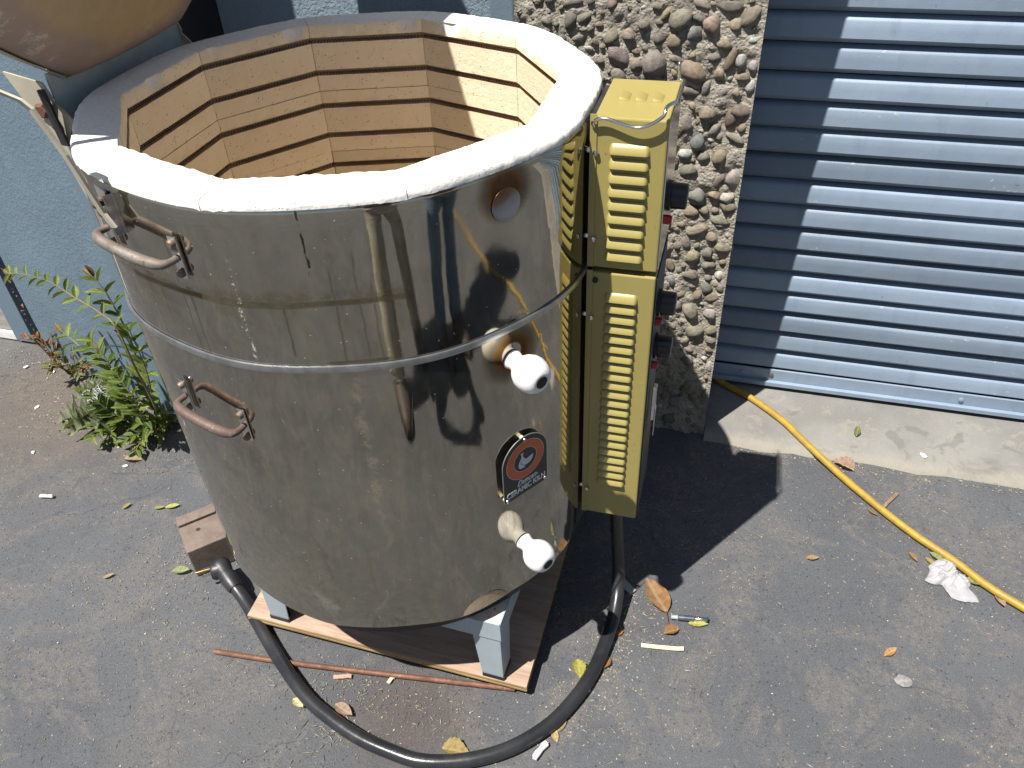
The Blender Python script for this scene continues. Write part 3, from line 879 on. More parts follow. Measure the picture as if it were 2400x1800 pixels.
b = MB(); b.bounds(-1.936, -1.86, 1.56, 1.7, 0, 2.6)  # black box that paints in the shadow of the narrow gap
o = b.build('shadow_gap_strip', 'void', loc=(-1.9, 1.6, 0)); tag(o, 'black strip standing in for the shadow gap between post and blue pier', 'shadow_fill')
r = root('plank_wall', (-2.6, 1.5, 0), 'weathered grey plank wall at the far left edge', 'wall')
for i in range(18):
    b = MB(); b.bounds(-4.0, -2.002, 1.503+.003*(i % 2), 1.56, .026+i*.14, .026+i*.14+.136)
    b.build('plank', 'old_wood', r, bevel=.002)
b = MB(); b.bounds(-4.0, -2.002, 1.492, 1.5015, .002, .03); b.build('base_trim', 'paper', r, bevel=.002)
b = MB(); b.bounds(-4.0, -2.002, 1.561, 1.6, 0, 2.6); b.build('backing', 'void', r)
# ------------------------------------------------------------------ kiln
KX, KY = -.5275, 1.0084
PH = D(125.2)
ZT = 1.015
def kp(th, r, z):
    a = D(th)
    return Vector((KX+r*math.cos(a), KY+r*math.sin(a), z))
def rj(th):
    return .3528+.0015*math.cos(10*(th-PH))
kiln = root('ceramic_kiln', (KX, KY, 0), 'open round ceramic kiln in stained mirror-steel jacket with yellow control boxes', 'kiln')

def kiln_body():
    # steel jacket
    b = MB()
    zs = [.262, .2635, .27, .30, .36, .45, .55, .65, .75, .85, .93, .98, 1.000, 1.0035, 1.0045]
    NS = 240
    def fn(i, j):
        a = 2*PI*i/NS; z = zs[j]
        r = rj(a)
        if z > 1.001: r -= (z-1.001)*.5
        # small dent in the lower hem above the front-right leg
        da = (math.degrees(a)-360+46)/7
        if z < .31: r += -.006*math.exp(-da*da)*(1-(z-.262)/.05)
        zz = z
        if j < 2: zz += .003*nz((math.cos(a)*3, math.sin(a)*3, 0), 2)
        return Vector((KX+r*math.cos(a), KY+r*math.sin(a), zz))
    vs_ = [fn(i, j) for j in range(len(zs)) for i in range(NS)]
    b.add(vs_, [(j*NS+i, j*NS+(i+1) % NS, (j+1)*NS+(i+1) % NS, (j+1)*NS+i) for j in range(len(zs)-1) for i in range(NS)])
    b.build('jacket', 'jacket', kiln, smooth=50)
    # narrow steel strap over the joint of the two sections
    b = MB()
    t0, t1 = -176, -5
    n = 160
    vs_ = []
    for i in range(n+1):
        th = t0+(t1-t0)*i/n
        z = .795+.0025*math.sin(D(th*3))
        r = rj(D(th))
        for dr, dz in ((.0005, .0048), (.003, .0044), (.004, .0), (.003, -.0044), (.0005, -.0048)):
            vs_.append(kp(th, r+dr, z+dz))
    b.add(vs_, [(i*5+j, (i+1)*5+j, (i+1)*5+j+1, i*5+j+1) for i in range(n) for j in range(4)])
    b.build('strap_band', 'bright_steel', kiln, smooth=50)
    # floor slab and base pan
    b = MB(); b.lathe([(.328, .213), (.330, .2165), (.330, .261), (.30, .262)], 64, Matrix.Translation((KX, KY, 0)))
    b.build('base_pan', 'dark_metal', kiln, smooth=40)
    b = MB(); b.lathe([(.305, .2625), (.305, .318)], 40, Matrix.Translation((KX, KY, 0)))
    b.build('floor_slab', 'firebrick', kiln)

def brick_profile(top):
    a = .2853
    P = []
    if top:
        P += [(.3505, -.0085), (.3500, -.0045), (.3475, -.0012), (.342, 0), (.320, .0004), (.300, 0), (.290, -.0002), (a+.0014, -.0008), (a, -.0026)]
    else:
        P += [(.3505, 0), (a, 0)]
    for g in (-.020, -.0725):
        P += [(a, g), (a+.0125, g-.0035), (a+.0155, g-.0085), (a+.0125, g-.0118), (a+.003, g-.0105), (a, g-.0092)]
    P += [(a, -.1074), (.3505, -.1074)]
    return P

def brick_mesh(seed, top):
    prof = brick_profile(top)
    n = 30 if top else 24
    k = len(prof)
    vs_ = []
    hw = D(17.92)
    for i in range(n+1):
        t = -hw+2*hw*i/n
        for j, (rp, z) in enumerate(prof):
            w = min(1, max(0, (rp-.2853)/(.3505-.2853)))
            r = (rp/math.cos(t))*(1-w)+(rp-.0030*math.cos(10*t))*w
            zz = z
            if top and j < 9:
                q = Vector((r*math.cos(t), r*math.sin(t), seed*2.0))
                e = 1.5 if j in (0, 1, 7, 8) else .6
                d = noise.noise(q*60)*.0007+noise.noise(q*190)*.0011
                zz += d*e
                if j in (7, 8): r += abs(noise.noise(q*45+Vector((9, 0, 0))))*.0022+max(0, noise.noise(q*22+Vector((4, 0, 0)))-.22)*.030
                if j in (0, 1, 2): r -= abs(noise.noise(q*38+Vector((0, 9, 0))))*.003; zz -= abs(noise.noise(q*70))*.002
            if not top or j >= 9:
                q = Vector((t*.29, z, seed*3.3))
                if .2852 < rp < .2855: r += max(0, noise.noise(q*70)-.24)*.0025
                zz += noise.noise(q*40)*.0004
            vs_.append((r*math.cos(t), r*math.sin(t), zz))
    fs = [(i*k+j, (i+1)*k+j, (i+1)*k+(j+1) % k, i*k+(j+1) % k) for i in range(n) for j in range(k)]
    fs.append(tuple(range(k))[::-1]); fs.append(tuple(n*k+j for j in range(k)))
    b = MB(); b.add(vs_, fs)
    return b.mesh('brick', 'firebrick', smooth=38)

def lining():
    low = [brick_mesh(i, False) for i in range(4)]
    for k in range(10):
        ang = PH-PI/10-k*2*PI/10
        me = brick_mesh(k+1, True)
        inst('brick', me, kiln, Matrix.Translation((0, 0, ZT)) @ Matrix.Rotation(ang, 4, 'Z'))
        for row in range(1, 7):
            inst('brick', low[(k*3+row) % 4], kiln, Matrix.Translation((0, 0, ZT-.1083*row)) @ Matrix.Rotation(ang+random.uniform(-.0012, .0012), 4, 'Z') @ Matrix.Translation((random.uniform(-.0007, .0007), 0, random.uniform(-.0004, .0003))))
    # chipped lumps on the front inner edge of the rim
    # heating elements: a coil lying in every groove
    b = MB()
    N = 10
    turns = 36
    pts = []
    for s in range(10):
        a0 = PH+s*2*PI/10; a1 = a0+2*PI/10
        P0 = Vector((.2975/math.cos(PI/10)*math.cos(a0), .2975/math.cos(PI/10)*math.sin(a0), 0))
        P1 = Vector((.2975/math.cos(PI/10)*math.cos(a1), .2975/math.cos(PI/10)*math.sin(a1), 0))
        d = (P1-P0).normalized(); nrm = Vector((d.y, -d.x, 0))
        for i in range(turns*6):
            t = i/(turns*6); ph = 2*PI*turns*t
            pts.append(P0.lerp(P1, t) + nrm*.0020*math.cos(ph) + Vector((0, 0, .0017*math.sin(ph))))
    pts.append(pts[0])
    b.tube(pts, .0007, 4, cap=False)
    me = b.mesh('heating_element', 'coil', smooth=60)
    for row in range(7):
        for g in (-.020, -.0725):
            inst('heating_element', me, kiln, Matrix.Translation((0, 0, ZT-.1083*row+g-.0094)))
kiln_body()
lining()

def stand():
    FR = Vector((-.271, .745, 0)); FL = Vector((-.759, .766, 0))
    ex = (FR-FL).normalized(); ey = Vector((-ex.y, ex.x, 0)); L = (FR-FL).length
    rot = Matrix((ex, ey, Vector((0, 0, 1)))).transposed()
    Z0, ZR0, ZR1 = .0365, .167, .2135
    for i, (cx_, cy_) in enumerate(((0, 0), (1, 0), (0, 1), (1, 1))):
        c = FL+ex*(L*cx_)+ey*(L*cy_)
        sx = 1 if cx_ == 0 else -1; sy = 1 if cy_ == 0 else -1
        def P(a, bb, z): return c+ex*(a*sx)+ey*(bb*sy)+Vector((0, 0, z))
        b = MB()
        w = .047; t = .0025
        # L-section leg, narrowing a little to the foot
        poly = lambda k: [(0, 0), (w*k, 0), (w*k, t), (t, t), (t, w*k), (0, w*k)]
        lo = [P(p[0]+.003, p[1]+.003, Z0+.006) for p in poly(.86)]; hi = [P(p[0]+.0025, p[1]+.0025, ZR1-.004) for p in poly(1.18)]
        b.add(lo+hi, [tuple(range(6))[::-1], tuple(range(6, 12))]+[(k, (k+1) % 6, 6+(k+1) % 6, 6+k) for k in range(6)])
        leg = b.build('leg', 'leg_paint', kiln, bevel=.0008)
        b = MB()
        b.add([P(p[0], p[1], Z0) for p in ((.0015, .0015), (w*.92, .0015), (w*.92, .012), (.012, w*.92), (.0015, w*.92))] + [P(p[0], p[1], Z0+.012) for p in ((.0015, .0015), (w*.92, .0015), (w*.92, .012), (.012, w*.92), (.0015, w*.92))],
              [(4, 3, 2, 1, 0), (5, 6, 7, 8, 9)]+[(k, (k+1) % 5, 5+(k+1) % 5, 5+k) for k in range(5)])
        b.build('foot_pad', 'black_pad', leg, bevel=.001)
        b = MB()
        b.add([P(.002, .002, ZR1+.0006), P(.135, .002, ZR1+.0006), P(.002, .135, ZR1+.0006), P(.002, .002, ZR1-.002), P(.135, .002, ZR1-.002), P(.002, .135, ZR1-.002)],
              [(0, 1, 2), (5, 4, 3), (0, 3, 4, 1), (1, 4, 5, 2), (2, 5, 3, 0)])
        b.build('corner_plate', 'white_rust', kiln)
    for a, d in ((FL, ex), (FL+ey*L, ex), (FL, ey), (FL+ex*L, ey)):
        inward = ey if d is ex else ex
        if (a-FL).length > .1: inward = -inward
        b = MB()
        q0 = a+d*.0005; q1 = a+d*(L-.0005)
        lowv = [q0, q1, q1+inward*.002, q0+inward*.002]
        b.add([p+Vector((0, 0, ZR0)) for p in lowv]+[p+Vector((0, 0, ZR1)) for p in lowv], [(3, 2, 1, 0), (4, 5, 6, 7), (0, 1, 5, 4), (1, 2, 6, 5), (2, 3, 7, 6), (3, 0, 4, 7)])
        b.add([p+Vector((0, 0, ZR1-.0045)) for p in (q0+inward*.0021, q1+inward*.0021, q1+inward*.05, q0+inward*.05)]+[p+Vector((0, 0, ZR1-.0025)) for p in (q0+inward*.0021, q1+inward*.0021, q1+inward*.05, q0+inward*.05)], [(3, 2, 1, 0), (4, 5, 6, 7), (0, 1, 5, 4), (1, 2, 6, 5), (2, 3, 7, 6), (3, 0, 4, 7)])
        b.build('stand_rail', 'leg_paint', kiln)
stand()

def handle(t0, t1, z0, z1, mat, out=.052):
    r0 = rj(D(t0))+.003
    def hp(f, dr, dz=0.0):
        return kp(t0+(t1-t0)*f, r0+dr, z0+(z1-z0)*f+dz)
    b = MB()
    pts = [hp(.5-.5*math.copysign(abs(math.cos(PI*i/48))**.8, math.cos(PI*i/48)), .004+out*(1-abs(1-2*i/48)**4.5)) for i in range(49)]
    rad = []
    for i in range(len(pts)):
        f = i/(len(pts)-1)
        e = min(f, 1-f)
        rad.append(.0042+.0026*min(1, max(0, (e-.06)/.2)))
    b.tube(pts, rad, 12)
    h = b.build('handle', mat, kiln, smooth=50)
    for f, th in ((0, t0), (1, t1)):
        z = z0+(z1-z0)*f
        n = Vector((math.cos(D(th)), math.sin(D(th)), 0)); tt = Vector((-n.y, n.x, 0))
        rot = Matrix((tt, n, Vector((0, 0, 1)))).transposed()
        b = MB(); b.box(kp(th, r0+.0012, z), (.0125, .0028, .054), rot)
        b.build('mounting_plate', 'chrome', h, bevel=.001)
        for dz in (.019, -.019):
            b = MB(); b.lathe([(.0052, 0), (.0052, .003), (.0035, .0055)], 10, Matrix.Translation(kp(th, r0+.0026, z+dz)) @ rot.to_4x4() @ Matrix.Rotation(-PI/2, 4, 'X'))
            b.build('bolt', 'bolt', h, smooth=40)
handle(-117.8, -98.6, .948, .941, 'handle_steel', .020)
handle(-112.8, -96.4, .704, .692, 'handle_rust', .020)

def radial(th):
    n = Vector((math.cos(D(th)), math.sin(D(th)), 0)); t = Vector((-n.y, n.x, 0))
    return Matrix((t, Vector((0, 0, 1)), n)).transposed()   # x tangent, y up, z outward

def peephole():
    m = Matrix.Translation(kp(-35.7, rj(D(-35.7))+.0004, .9635)) @ radial(-35.7).to_4x4()
    b = MB(); b.lathe([(.0205, .0), (.0203, .0008), (.0190, .0010), (.0120, .0006), (.0, .0002)], 40, m, cap=False)
    o = b.build('peephole_cap', 'cap', kiln, smooth=40)
peephole()

def plugs():
    for th, z, label in ((-36.0, .742, 'white ceramic peephole plug just under the steel strap'), (-35.3, .372, 'white ceramic peephole plug below the black name plate')):
        r0 = rj(D(th))+.0006
        m = Matrix.Translation(kp(th, r0, z)) @ radial(th).to_4x4() @ Matrix.Rotation(D(3), 4, 'X')
        b = MB()
        prof = [(.0145, 0), (.0135, .003), (.0122, .008), (.0125, .0125), (.0155, .0165), (.0205, .0225), (.0240, .030), (.0250, .037), (.0243, .044), (.0220, .051), (.0180, .0565), (.0135, .0592), (.0100, .0598), (.0090, .0592)]
        b.lathe(prof, 40, m)
        p = b.build('peephole_plug', 'ceramic', loc=kp(th, r0, z), smooth=50)
        tag(p, label, 'plug', 'ceramic plugs in the kiln side')
        b = MB(); b.lathe([(.0089, .0597), (.0080, .0585), (.006, .056), (.0005, .0555)], 24, m)
        b.build('socket_hole', 'dark_hole', p, smooth=40)
plugs()

def text_mesh(body, size, shear=0.0, bold=0.0, width=None):
    cu = bpy.data.curves.new('lettering', 'FONT')
    cu.body = body
    cu.size = size
    cu.shear = shear
    cu.offset = bold
    cu.extrude = .0002
    cu.align_x = 'CENTER'
    cu.resolution_u = 4
    o = bpy.data.objects.new('tmp', cu)
    COL.objects.link(o)
    bpy.context.view_layer.update()
    dg = bpy.context.evaluated_depsgraph_get()
    me = bpy.data.meshes.new_from_object(o.evaluated_get(dg))
    bpy.data.objects.remove(o)
    if width:
        xs = [v.co.x for v in me.vertices]
        k = width/(max(xs)-min(xs)); c = (max(xs)+min(xs))/2
        for v in me.vertices: v.co.x = (v.co.x-c)*k
    return me

def badge():
    th = -34.6
    zb = .489
    Rm = radial(th)
    def P(u, v, w): return kp(th, .3510, zb) + Rm @ Vector((u, v, w))
    HW, HS = .0425, .071
    def outline(hw, hs, e=0.0, rc=.005):
        pts = []
        for cx_, cy_, a0 in ((-hw+rc, e+rc, 180), (hw-rc, e+rc, 270)):
            for i in range(5):
                a = D(a0+90*i/4); pts.append((cx_+rc*math.cos(a), cy_+rc*math.sin(a)))
        for i in range(33):
            a = PI*i/32; pts.append((hw*math.cos(a), hs+hw*math.sin(a)))
        return pts
    def slab(pts, w0, w1, name, mat, parent, bev=0):
        b = MB(); k = len(pts)
        b.add([P(u, v, w0) for u, v in pts]+[P(u, v, w1) for u, v in pts], [tuple(range(k))[::-1], tuple(range(k, 2*k))]+[(i, (i+1) % k, k+(i+1) % k, k+i) for i in range(k)])
        return b.build(name, mat, parent, bevel=bev)
    plate = slab(outline(HW, HS), .0065, .0078, 'name_plate', 'plate_edge', kiln)
    slab(outline(HW-.0006, HS, .0006), .00785, .00805, 'plate_face', 'plate_black', plate)
    for u, v in ((-.037, .0055), (.037, .0055), (0, HS+HW-.0055)):
        b = MB(); b.tube([P(u, v, .0005), P(u, v, .0064)], .0032, 12); b.build('spacer', 'pale_wood', plate, smooth=40)
        b = MB(); b.lathe([(.0030, 0), (.0027, .001), (.0012, .0017)], 12, Matrix.Translation(P(u, v, .0081)) @ Rm.to_4x4()); b.build('rivet', 'chrome', plate, smooth=40)
    def ring(r0, r1, w, name, mat):
        b = MB(); n = 64; vs_ = []
        for i in range(n):
            a = 2*PI*i/n
            for r in (r0, r1): vs_.append(P(r*math.cos(a), HS-.0015+r*math.sin(a), w))
        b.add(vs_, [(2*i, 2*i+1, 2*((i+1) % n)+1, 2*((i+1) % n)) for i in range(n)])
        b.build(name, mat, plate)
    ring(.0218, .0352, .0083, 'orange_ring', 'plate_orange')
    ring(.0352, .0359, .0084, 'ring_border', 'plate_silver')
    ring(.0211, .0218, .0084, 'ring_border', 'plate_silver')
    cz = HS-.0015
    def flat(pts, w, name, mat):
        b = MB(); b.add([P(u, v+cz, w) for u, v in pts], [tuple(range(len(pts)))]); b.build(name, mat, plate)
    vase = [(-.0095, -.0145), (-.002, -.0150), (.0010, -.011), (.0028, -.0045), (.0005, .001), (-.0035, .006), (-.0040, .0105), (-.0025, .0150), (-.0085, .0150), (-.0070, .0105), (-.0075, .006), (-.0115, .000), (-.0135, -.006), (-.0125, -.011)]
    flat(vase, .0083, 'vase_emblem', 'plate_silver')
    bowl = [(-.0085, -.0020), (.0155, .0025), (.0140, -.0045), (.0100, -.0095), (.0050, -.0115), (-.0010, -.0110), (-.0060, -.0075)]
    flat([(u*1.06-.0003, v*1.08) for u, v in bowl], .00838, 'bowl_outline', 'plate_black')
    flat(bowl, .00846, 'bowl_emblem', 'plate_silver')
    for body, size, sh, bo, width, u, v in (('CERAMIC KILN', .0145, 0, .00055, .075, 0, .0088), ('Duncan', .0150, .45, .00030, .038, .002, .0222), ('®', .004, 0, 0, .0026, .0225, .0235)):
        me = text_mesh(body, size, sh, bo, width)
        me.materials.append(M['plate_silver'])
        o = bpy.data.objects.new('lettering', me)
        link(o, plate)
        o.matrix_local = Matrix.Translation(P(u, v, .0083)-wloc(plate)) @ Rm.to_4x4()
badge()

# lid, hinges, support arm
def lid():
    tilt = D(15.6)
    up = Vector((math.sin(tilt), 0, math.cos(tilt))); nrm = Vector((math.cos(tilt), 0, -math.sin(tilt))); ay = Vector((0, 1, 0))
    R0 = .385
    ap = R0*math.cos(PI/10)
    base = Vector((-.885, 1.038, 1.030))
    c = base+up*ap+nrm*.042
    def LP(a, r, w):
        # rounded decagon
        k = math.cos(PI/10)/math.cos(((a+PI/2+PI/10) % (2*PI/10))-PI/10)
        k = k*.82+.18*.975
        rr = r*k
        return Vector((w, rr*math.cos(a), rr*math.sin(a)))
    # object axes: x = face normal, y = hinge direction, z = up along the lid
    prof = [(0.0, .0), (.12, 0), (.22, 0), (.275, -.0005), (.300, -.002), (.325, -.0065), (.345, -.013), (.360, -.021), (.372, -.031), (.380, -.044), (.384, -.056)]
    n = 120
    b = MB(); vs_ = []
    for r, w in prof[1:]:
        for i in range(n):
            a = 2*PI*i/n
            q = LP(a, r, w)
            vs_.append(q + Vector((nz(q, 25)*.0015, 0, 0)))
    vs_.append(Vector((0, 0, 0)))
    k = len(prof)-1
    fs = [(j*n+i, (j+1)*n+i, (j+1)*n+(i+1) % n, j*n+(i+1) % n) for j in range(k-1) for i in range(n)]
    fs += [(k*n, i, (i+1) % n) for i in range(n)]
    # back of the slab
    nb = len(vs_)
    vs_ += [LP(2*PI*i/n, .384, -.085) for i in range(n)]
    fs += [((k-1)*n+i, nb+i, nb+(i+1) % n, (k-1)*n+(i+1) % n) for i in range(n)]
    fs.append(tuple(nb+i for i in range(n)))
    b.add(vs_, fs)
    me = b.mesh('lid', 'lid_face', smooth=50)
    o = bpy.data.objects.new('lid', me)
    link(o, kiln)
    rot = Matrix((nrm, ay, up)).transposed()
    o.matrix_local = Matrix.Translation(c-wloc(kiln)) @ rot.to_4x4()
    b = MB(); vs_ = []
    for i in range(n):
        a = 2*PI*i/n
        for r, w in ((.3855, -.052), (.3875, -.052), (.3875, -.086), (.3855, -.086)):
            vs_.append(LP(a, r, w))
    b.add(vs_, [(i*4+j, ((i+1) % n)*4+j, ((i+1) % n)*4+(j+1) % 4, i*4+(j+1) % 4) for i in range(n) for j in range(4)])
    me = b.mesh('steel_rim', 'beige', smooth=40)
    q = bpy.data.objects.new('steel_rim', me); link(q, o)
    return base, up, nrm
LB, LUP, LN = lid()

def hinges():
    for y, s in ((.884, -1), (1.192, 1)):
        # plate fixed to the kiln body
        b = MB()
        poly = [(-.934, 1.012), (-.905, 1.022), (-.884, 1.000), (-.872, .985), (-.872, .90), (-.885, .86), (-.905, .87)]
        b.prism([(x, y-.0015, z) for x, z in poly], (0, .003, 0))
        h = b.build('hinge_plate', 'beige', kiln)
        b = MB()
        poly = [(-.957, 1.052), (-.900, 1.040), (-.893, 1.020), (-.905, .994), (-.922, .988), (-.935, 1.0)]
        b.prism([(x, y-.0052, z) for x, z in poly], (0, .003, 0))
        b.build('lid_plate', 'beige', h)
        b = MB(); b.lathe([(.0105, 0), (.0105, .006), (.008, .008)], 6, Matrix.Translation((-.914, y-.0055, 1.003)) @ Matrix.Rotation(PI/2, 4, 'X'))
        b.build('pivot_bolt', 'rust', h, smooth=30)
    b = MB(); b.bounds(-.9005, -.898, .889, 1.187, .93, 1.048)
    b.build('hinge_sheet', 'galv', kiln)
    b = MB(); b.prism([(-.9052, .875, .955), (-.8990, .865, 1.035), (-.8915, .868, 1.035), (-.8915, .873, .955)], (0, .004, 0)); 
    b.build('hinge_spacer', 'dark_metal', kiln)
hinges()

def arm():
    th = -120.8
    foot = Vector((-.676, .672, .978))
    n = Vector((math.cos(D(th)), math.sin(D(th)), 0))
    pts = [foot+Vector((.010, -.002, -.016)), foot, Vector((-.684, .661, 1.050)), Vector((-.702, .660, 1.099)), Vector((-.712, .660, 1.108)), Vector((-.735, .660, 1.116)), Vector((-.85, .655, 1.15)), Vector((-.865, .650, 1.25)), Vector((-.82, .648, 1.40))]
    w = Vector((.76, -.42, .28)).normalized()
    t = Vector((.35, .82, .1)).normalized()*.0016
    b = MB(); vs_ = []
    for p in pts:
        for a, c in ((-.0075, -1), (.0075, -1), (.0075, 1), (-.0075, 1)):
            vs_.append(p+w*a+t*c)
    k = len(pts)
    b.add(vs_, [(i*4+j, (i+1)*4+j, (i+1)*4+(j+1) % 4, i*4+(j+1) % 4) for i in range(k-1) for j in range(4)]+[(0, 1, 2, 3), (k*4-1, k*4-2, k*4-3, k*4-4)])
    a = b.build('lid_arm', 'beige', kiln)
    b = MB(); b.lathe([(.0055, -.012), (.0062, .0), (.0058, .005), (.003, .007)], 10, Matrix.Translation(Vector((-.686, .6795, .986))) @ radial(th).to_4x4()); b.build('arm_bolt', 'bolt', a, smooth=40)
    rot = Matrix((Vector((-n.y, n.x, 0)), n, Vector((0, 0, 1)))).transposed()
    b = MB(); b.box(kp(-117, .3535, .972), (.030, .003, .05), rot); b.box(kp(-113.2, .3575, .972), (.003, .013, .05), rot)
    b.build('arm_bracket', 'chrome', a, bevel=.0008)
    for dz in (.012, -.012):
        b = MB(); b.lathe([(.005, 0), (.0045, .005), (.002, .007)], 8, Matrix.Translation(kp(-116, .3550, .972+dz)) @ radial(-116).to_4x4()); b.build('bolt', 'bolt', a, smooth=40)
    b = MB(); b.lathe([(.006, 0), (.006, .006)], 6, Matrix.Translation(Vector((-.738, .652, 1.113))) @ radial(th).to_4x4()); b.build('elbow_bolt', 'bolt', a)
arm()

# yellow control boxes on the right side
def louvre_mesh(w, h=.0122, d=.0074):
    b = MB()
    n = 20
    prof = [(0, h), (-d*.22, h*.90), (-d*.55, h*.66), (-d*.82, h*.36), (-d*.98, h*.12), (-d, 0)]
    vs_ = []
    for i in range(n+1):
        f = i/n
        e = min(f, 1-f)*w
        k = math.sqrt(max(0, 1-(1-min(1, e/.0042))**2))
        for y, z in prof:
            vs_.append((-w/2+w*f, y*k, z*(0.35+.65*k)))
    m = len(prof)
    fs = [(i*m+j, (i+1)*m+j, (i+1)*m+j+1, i*m+j+1) for i in range(n) for j in range(m-1)]
    # lip turned back to the sheet
    nb = len(vs_)
    for i in range(n+1):
        x, y, z = vs_[i*m+m-1]
        vs_.append((x, y*.80, z+.0006))
    fs += [(i*m+m-1, (i+1)*m+m-1, nb+i+1, nb+i) for i in range(n)]
    b.add(vs_, fs)
    return b.mesh('louvre', 'yellow', smooth=60)

def knob(parent, y, z, r=.0185):
    m = Matrix.Translation((-.0775, y, z)) @ Matrix.Rotation(PI/2, 4, 'Y')
    b = MB(); b.lathe([(r*1.12, 0), (r*1.12, .004), (r*.98, .005), (r*.94, .024), (r*.85, .0255)], 22, m)
    k = b.build('knob', 'black_plastic', parent, smooth=40)
    b = MB(); b.box((-.0515, y, z+r*.5), (.0012, .002, r*.8)); b.build('pointer', 'paper', k)

def control():
    X0, X1, Y0, Y1 = -.1705, -.0795, .957, 1.095
    for z0, z1, nl, zf, pitch, xa, xb in ((.799, 1.0105, 9, .9665, .0189, -.1505, -.0995), (.2965, .7905, 22, .7475, .0176, -.1495, -.1020)):
        b = MB(); b.bounds(X0, X1, Y0, Y1, z0, z1)
        bx = b.build('control_box', 'yellow', kiln, bevel=.0022)
        # flange and face plate
        b = MB(); b.bounds(X0-.0045, X0+.004, Y0-.0016, Y0-.0002, z0+.001, z1+.0035); b.build('side_flange', 'yellow', bx)
        b = MB(); b.bounds(X1+.0004, X1+.0018, Y0+.004, Y1-.004, z0+.004, z1-.004); b.build('face_plate', 'chrome' if z0 > .5 else 'dark_metal', bx)
        b = MB(); b.bounds(X0-.0075, X0-.0005, Y0+.012, Y1-.012, z0+.004, z1-.006); b.build('back_plate', 'dark_metal', bx)
        me = louvre_mesh(xb-xa)
        for i in range(nl):
            inst('louvre', me, bx, Matrix.Translation(Vector(((xa+xb)/2-.0005*i*(0 if z0 > .5 else .1), Y0-.0001, zf-pitch*i))-wloc(bx)))
        for z in ((z1-.045, z0+.045) if z0 > .5 else (z1-.075, z0+.06)):
            b = MB(); b.lathe([(.004, 0), (.0035, .003), (.0015, .004)], 10, Matrix.Translation((X0+.0035, Y0-.0018, z)) @ Matrix.Rotation(PI/2, 4, 'X')); b.build('screw', 'chrome', bx, smooth=40)
            b = MB(); b.tube([(X0-.010, Y0+.006, z), (X0+.001, Y0+.006, z)], .0045, 10); b.build('standoff', 'chrome', bx, smooth=40)
        if z0 > .5:
            for j in range(3):
                lm = louvre_mesh(.030, .0125, .0042)
                inst('louvre', lm, bx, Matrix.Translation(Vector((-.149+.021*j, 1.028, z1+.0001))-wloc(bx)) @ Matrix.Rotation(-PI/2, 4, 'X') @ Matrix.Rotation(PI/2, 4, 'Y'))
            knob(bx, 1.020, .884)
            lamps = ((1.0, .858),)
            pts = [(-.170, .956, .999), (-.1705, .9515, 1.0060), (-.155, .9495, 1.0118), (-.1152, .9480, 1.0035), (-.0877, .9480, 1.0178), (-.084, .957, 1.0270), (-.0760, .975, 1.0270), (-.0755, 1.000, 1.0150), (-.0755, 1.06, 1.0135), (-.0760, 1.088, 1.0135), (-.082, 1.094, 1.0135), (-.084, 1.096, 1.030), (-.085, 1.100, 1.034)]
            P = []
            for i in range(len(pts)-1):
                for f in (0, .12, .5, .88): P.append(Vector(pts[i]).lerp(Vector(pts[i+1]), f))
            P.append(Vector(pts[-1]))
            b = MB(); b.tube(spline(pts, 7), .0023, 8); b.build('wire_guard', 'chrome', bx, smooth=50)
        else:
            knob(bx, 1.012, .716); knob(bx, 1.018, .633)
            lamps = ((.996, .693), (.996, .611))
            b = MB(); b.box((-.070, 1.006, .528), (.007, .012, .07)); b.box((-.0665, 1.002, .492), (.002, .016, .055))
            b.build('toggle_latch', 'chrome', bx, bevel=.001)
            b = MB(); b.lathe([(.004, 0), (.004, .003)], 10, Matrix.Translation((-.163, Y0-.0004, z1-.012)) @ Matrix.Rotation(PI/2, 4, 'X')); b.build('vent_hole', 'dark_hole', bx)
        for y, z in lamps:
            b = MB(); b.lathe([(.0065, 0), (.0065, .007), (.005, .009)], 14, Matrix.Translation((-.0775, y, z)) @ Matrix.Rotation(PI/2, 4, 'Y')); b.build('indicator_lamp', 'red_lamp', bx, smooth=40)
control()
# ------------------------------------------------------------------ things on the ground
def plywood():
    b = MB()
    P = [(-.807, .763), (-.230, .745), (-.226, 1.30), (-.822, 1.31)]
    r = root('plywood_board', (-.52, 1.02, 0), 'square plywood board under the kiln stand', 'board')
    b.add([(x, y, .0345) for x, y in P]+[(x, y, .0365) for x, y in P], [(3, 2, 1, 0), (4, 5, 6, 7), (0, 1, 5, 4), (1, 2, 6, 5), (2, 3, 7, 6), (3, 0, 4, 7)])
    b.build('top_ply', 'plywood', r, bevel=.0006)
    for k, (z0, z1, m, e) in enumerate(((.0302, .0344, 'ply_edge', .0006), (.0262, .0300, 'plywood', -.0006), (.0215, .026, 'ply_edge', .0004))):
        b = MB()
        c = Vector((-.52, 1.02, 0))
        q = [Vector((x, y, 0))+(Vector((x, y, 0))-c).normalized()*e for x, y in P]
        b.add([(v.x, v.y, z0) for v in q]+[(v.x, v.y, z1) for v in q], [(3, 2, 1, 0), (4, 5, 6, 7), (0, 1, 5, 4), (1, 2, 6, 5), (2, 3, 7, 6), (3, 0, 4, 7)])
        b.build('inner_ply', m, r)
    for y in (.95, 1.2):
        b = MB(); b.bounds(-.76, -.27, y-.03, y+.03, -.002, .0213); b.build('batten', 'old_wood', r)
plywood()

b = MB()
b.tube(spline([(-.846, .690, .0055), (-.672, .705, .0055), (-.306, .748, .0055), (-.255, .754, .0055)], 10), .0052, 8)
o = b.build('iron_rod', 'rust_rod', loc=(-.5, .72, 0), smooth=60)
tag(o, 'thin rusty iron rod lying under the cord and board edge', 'rod')

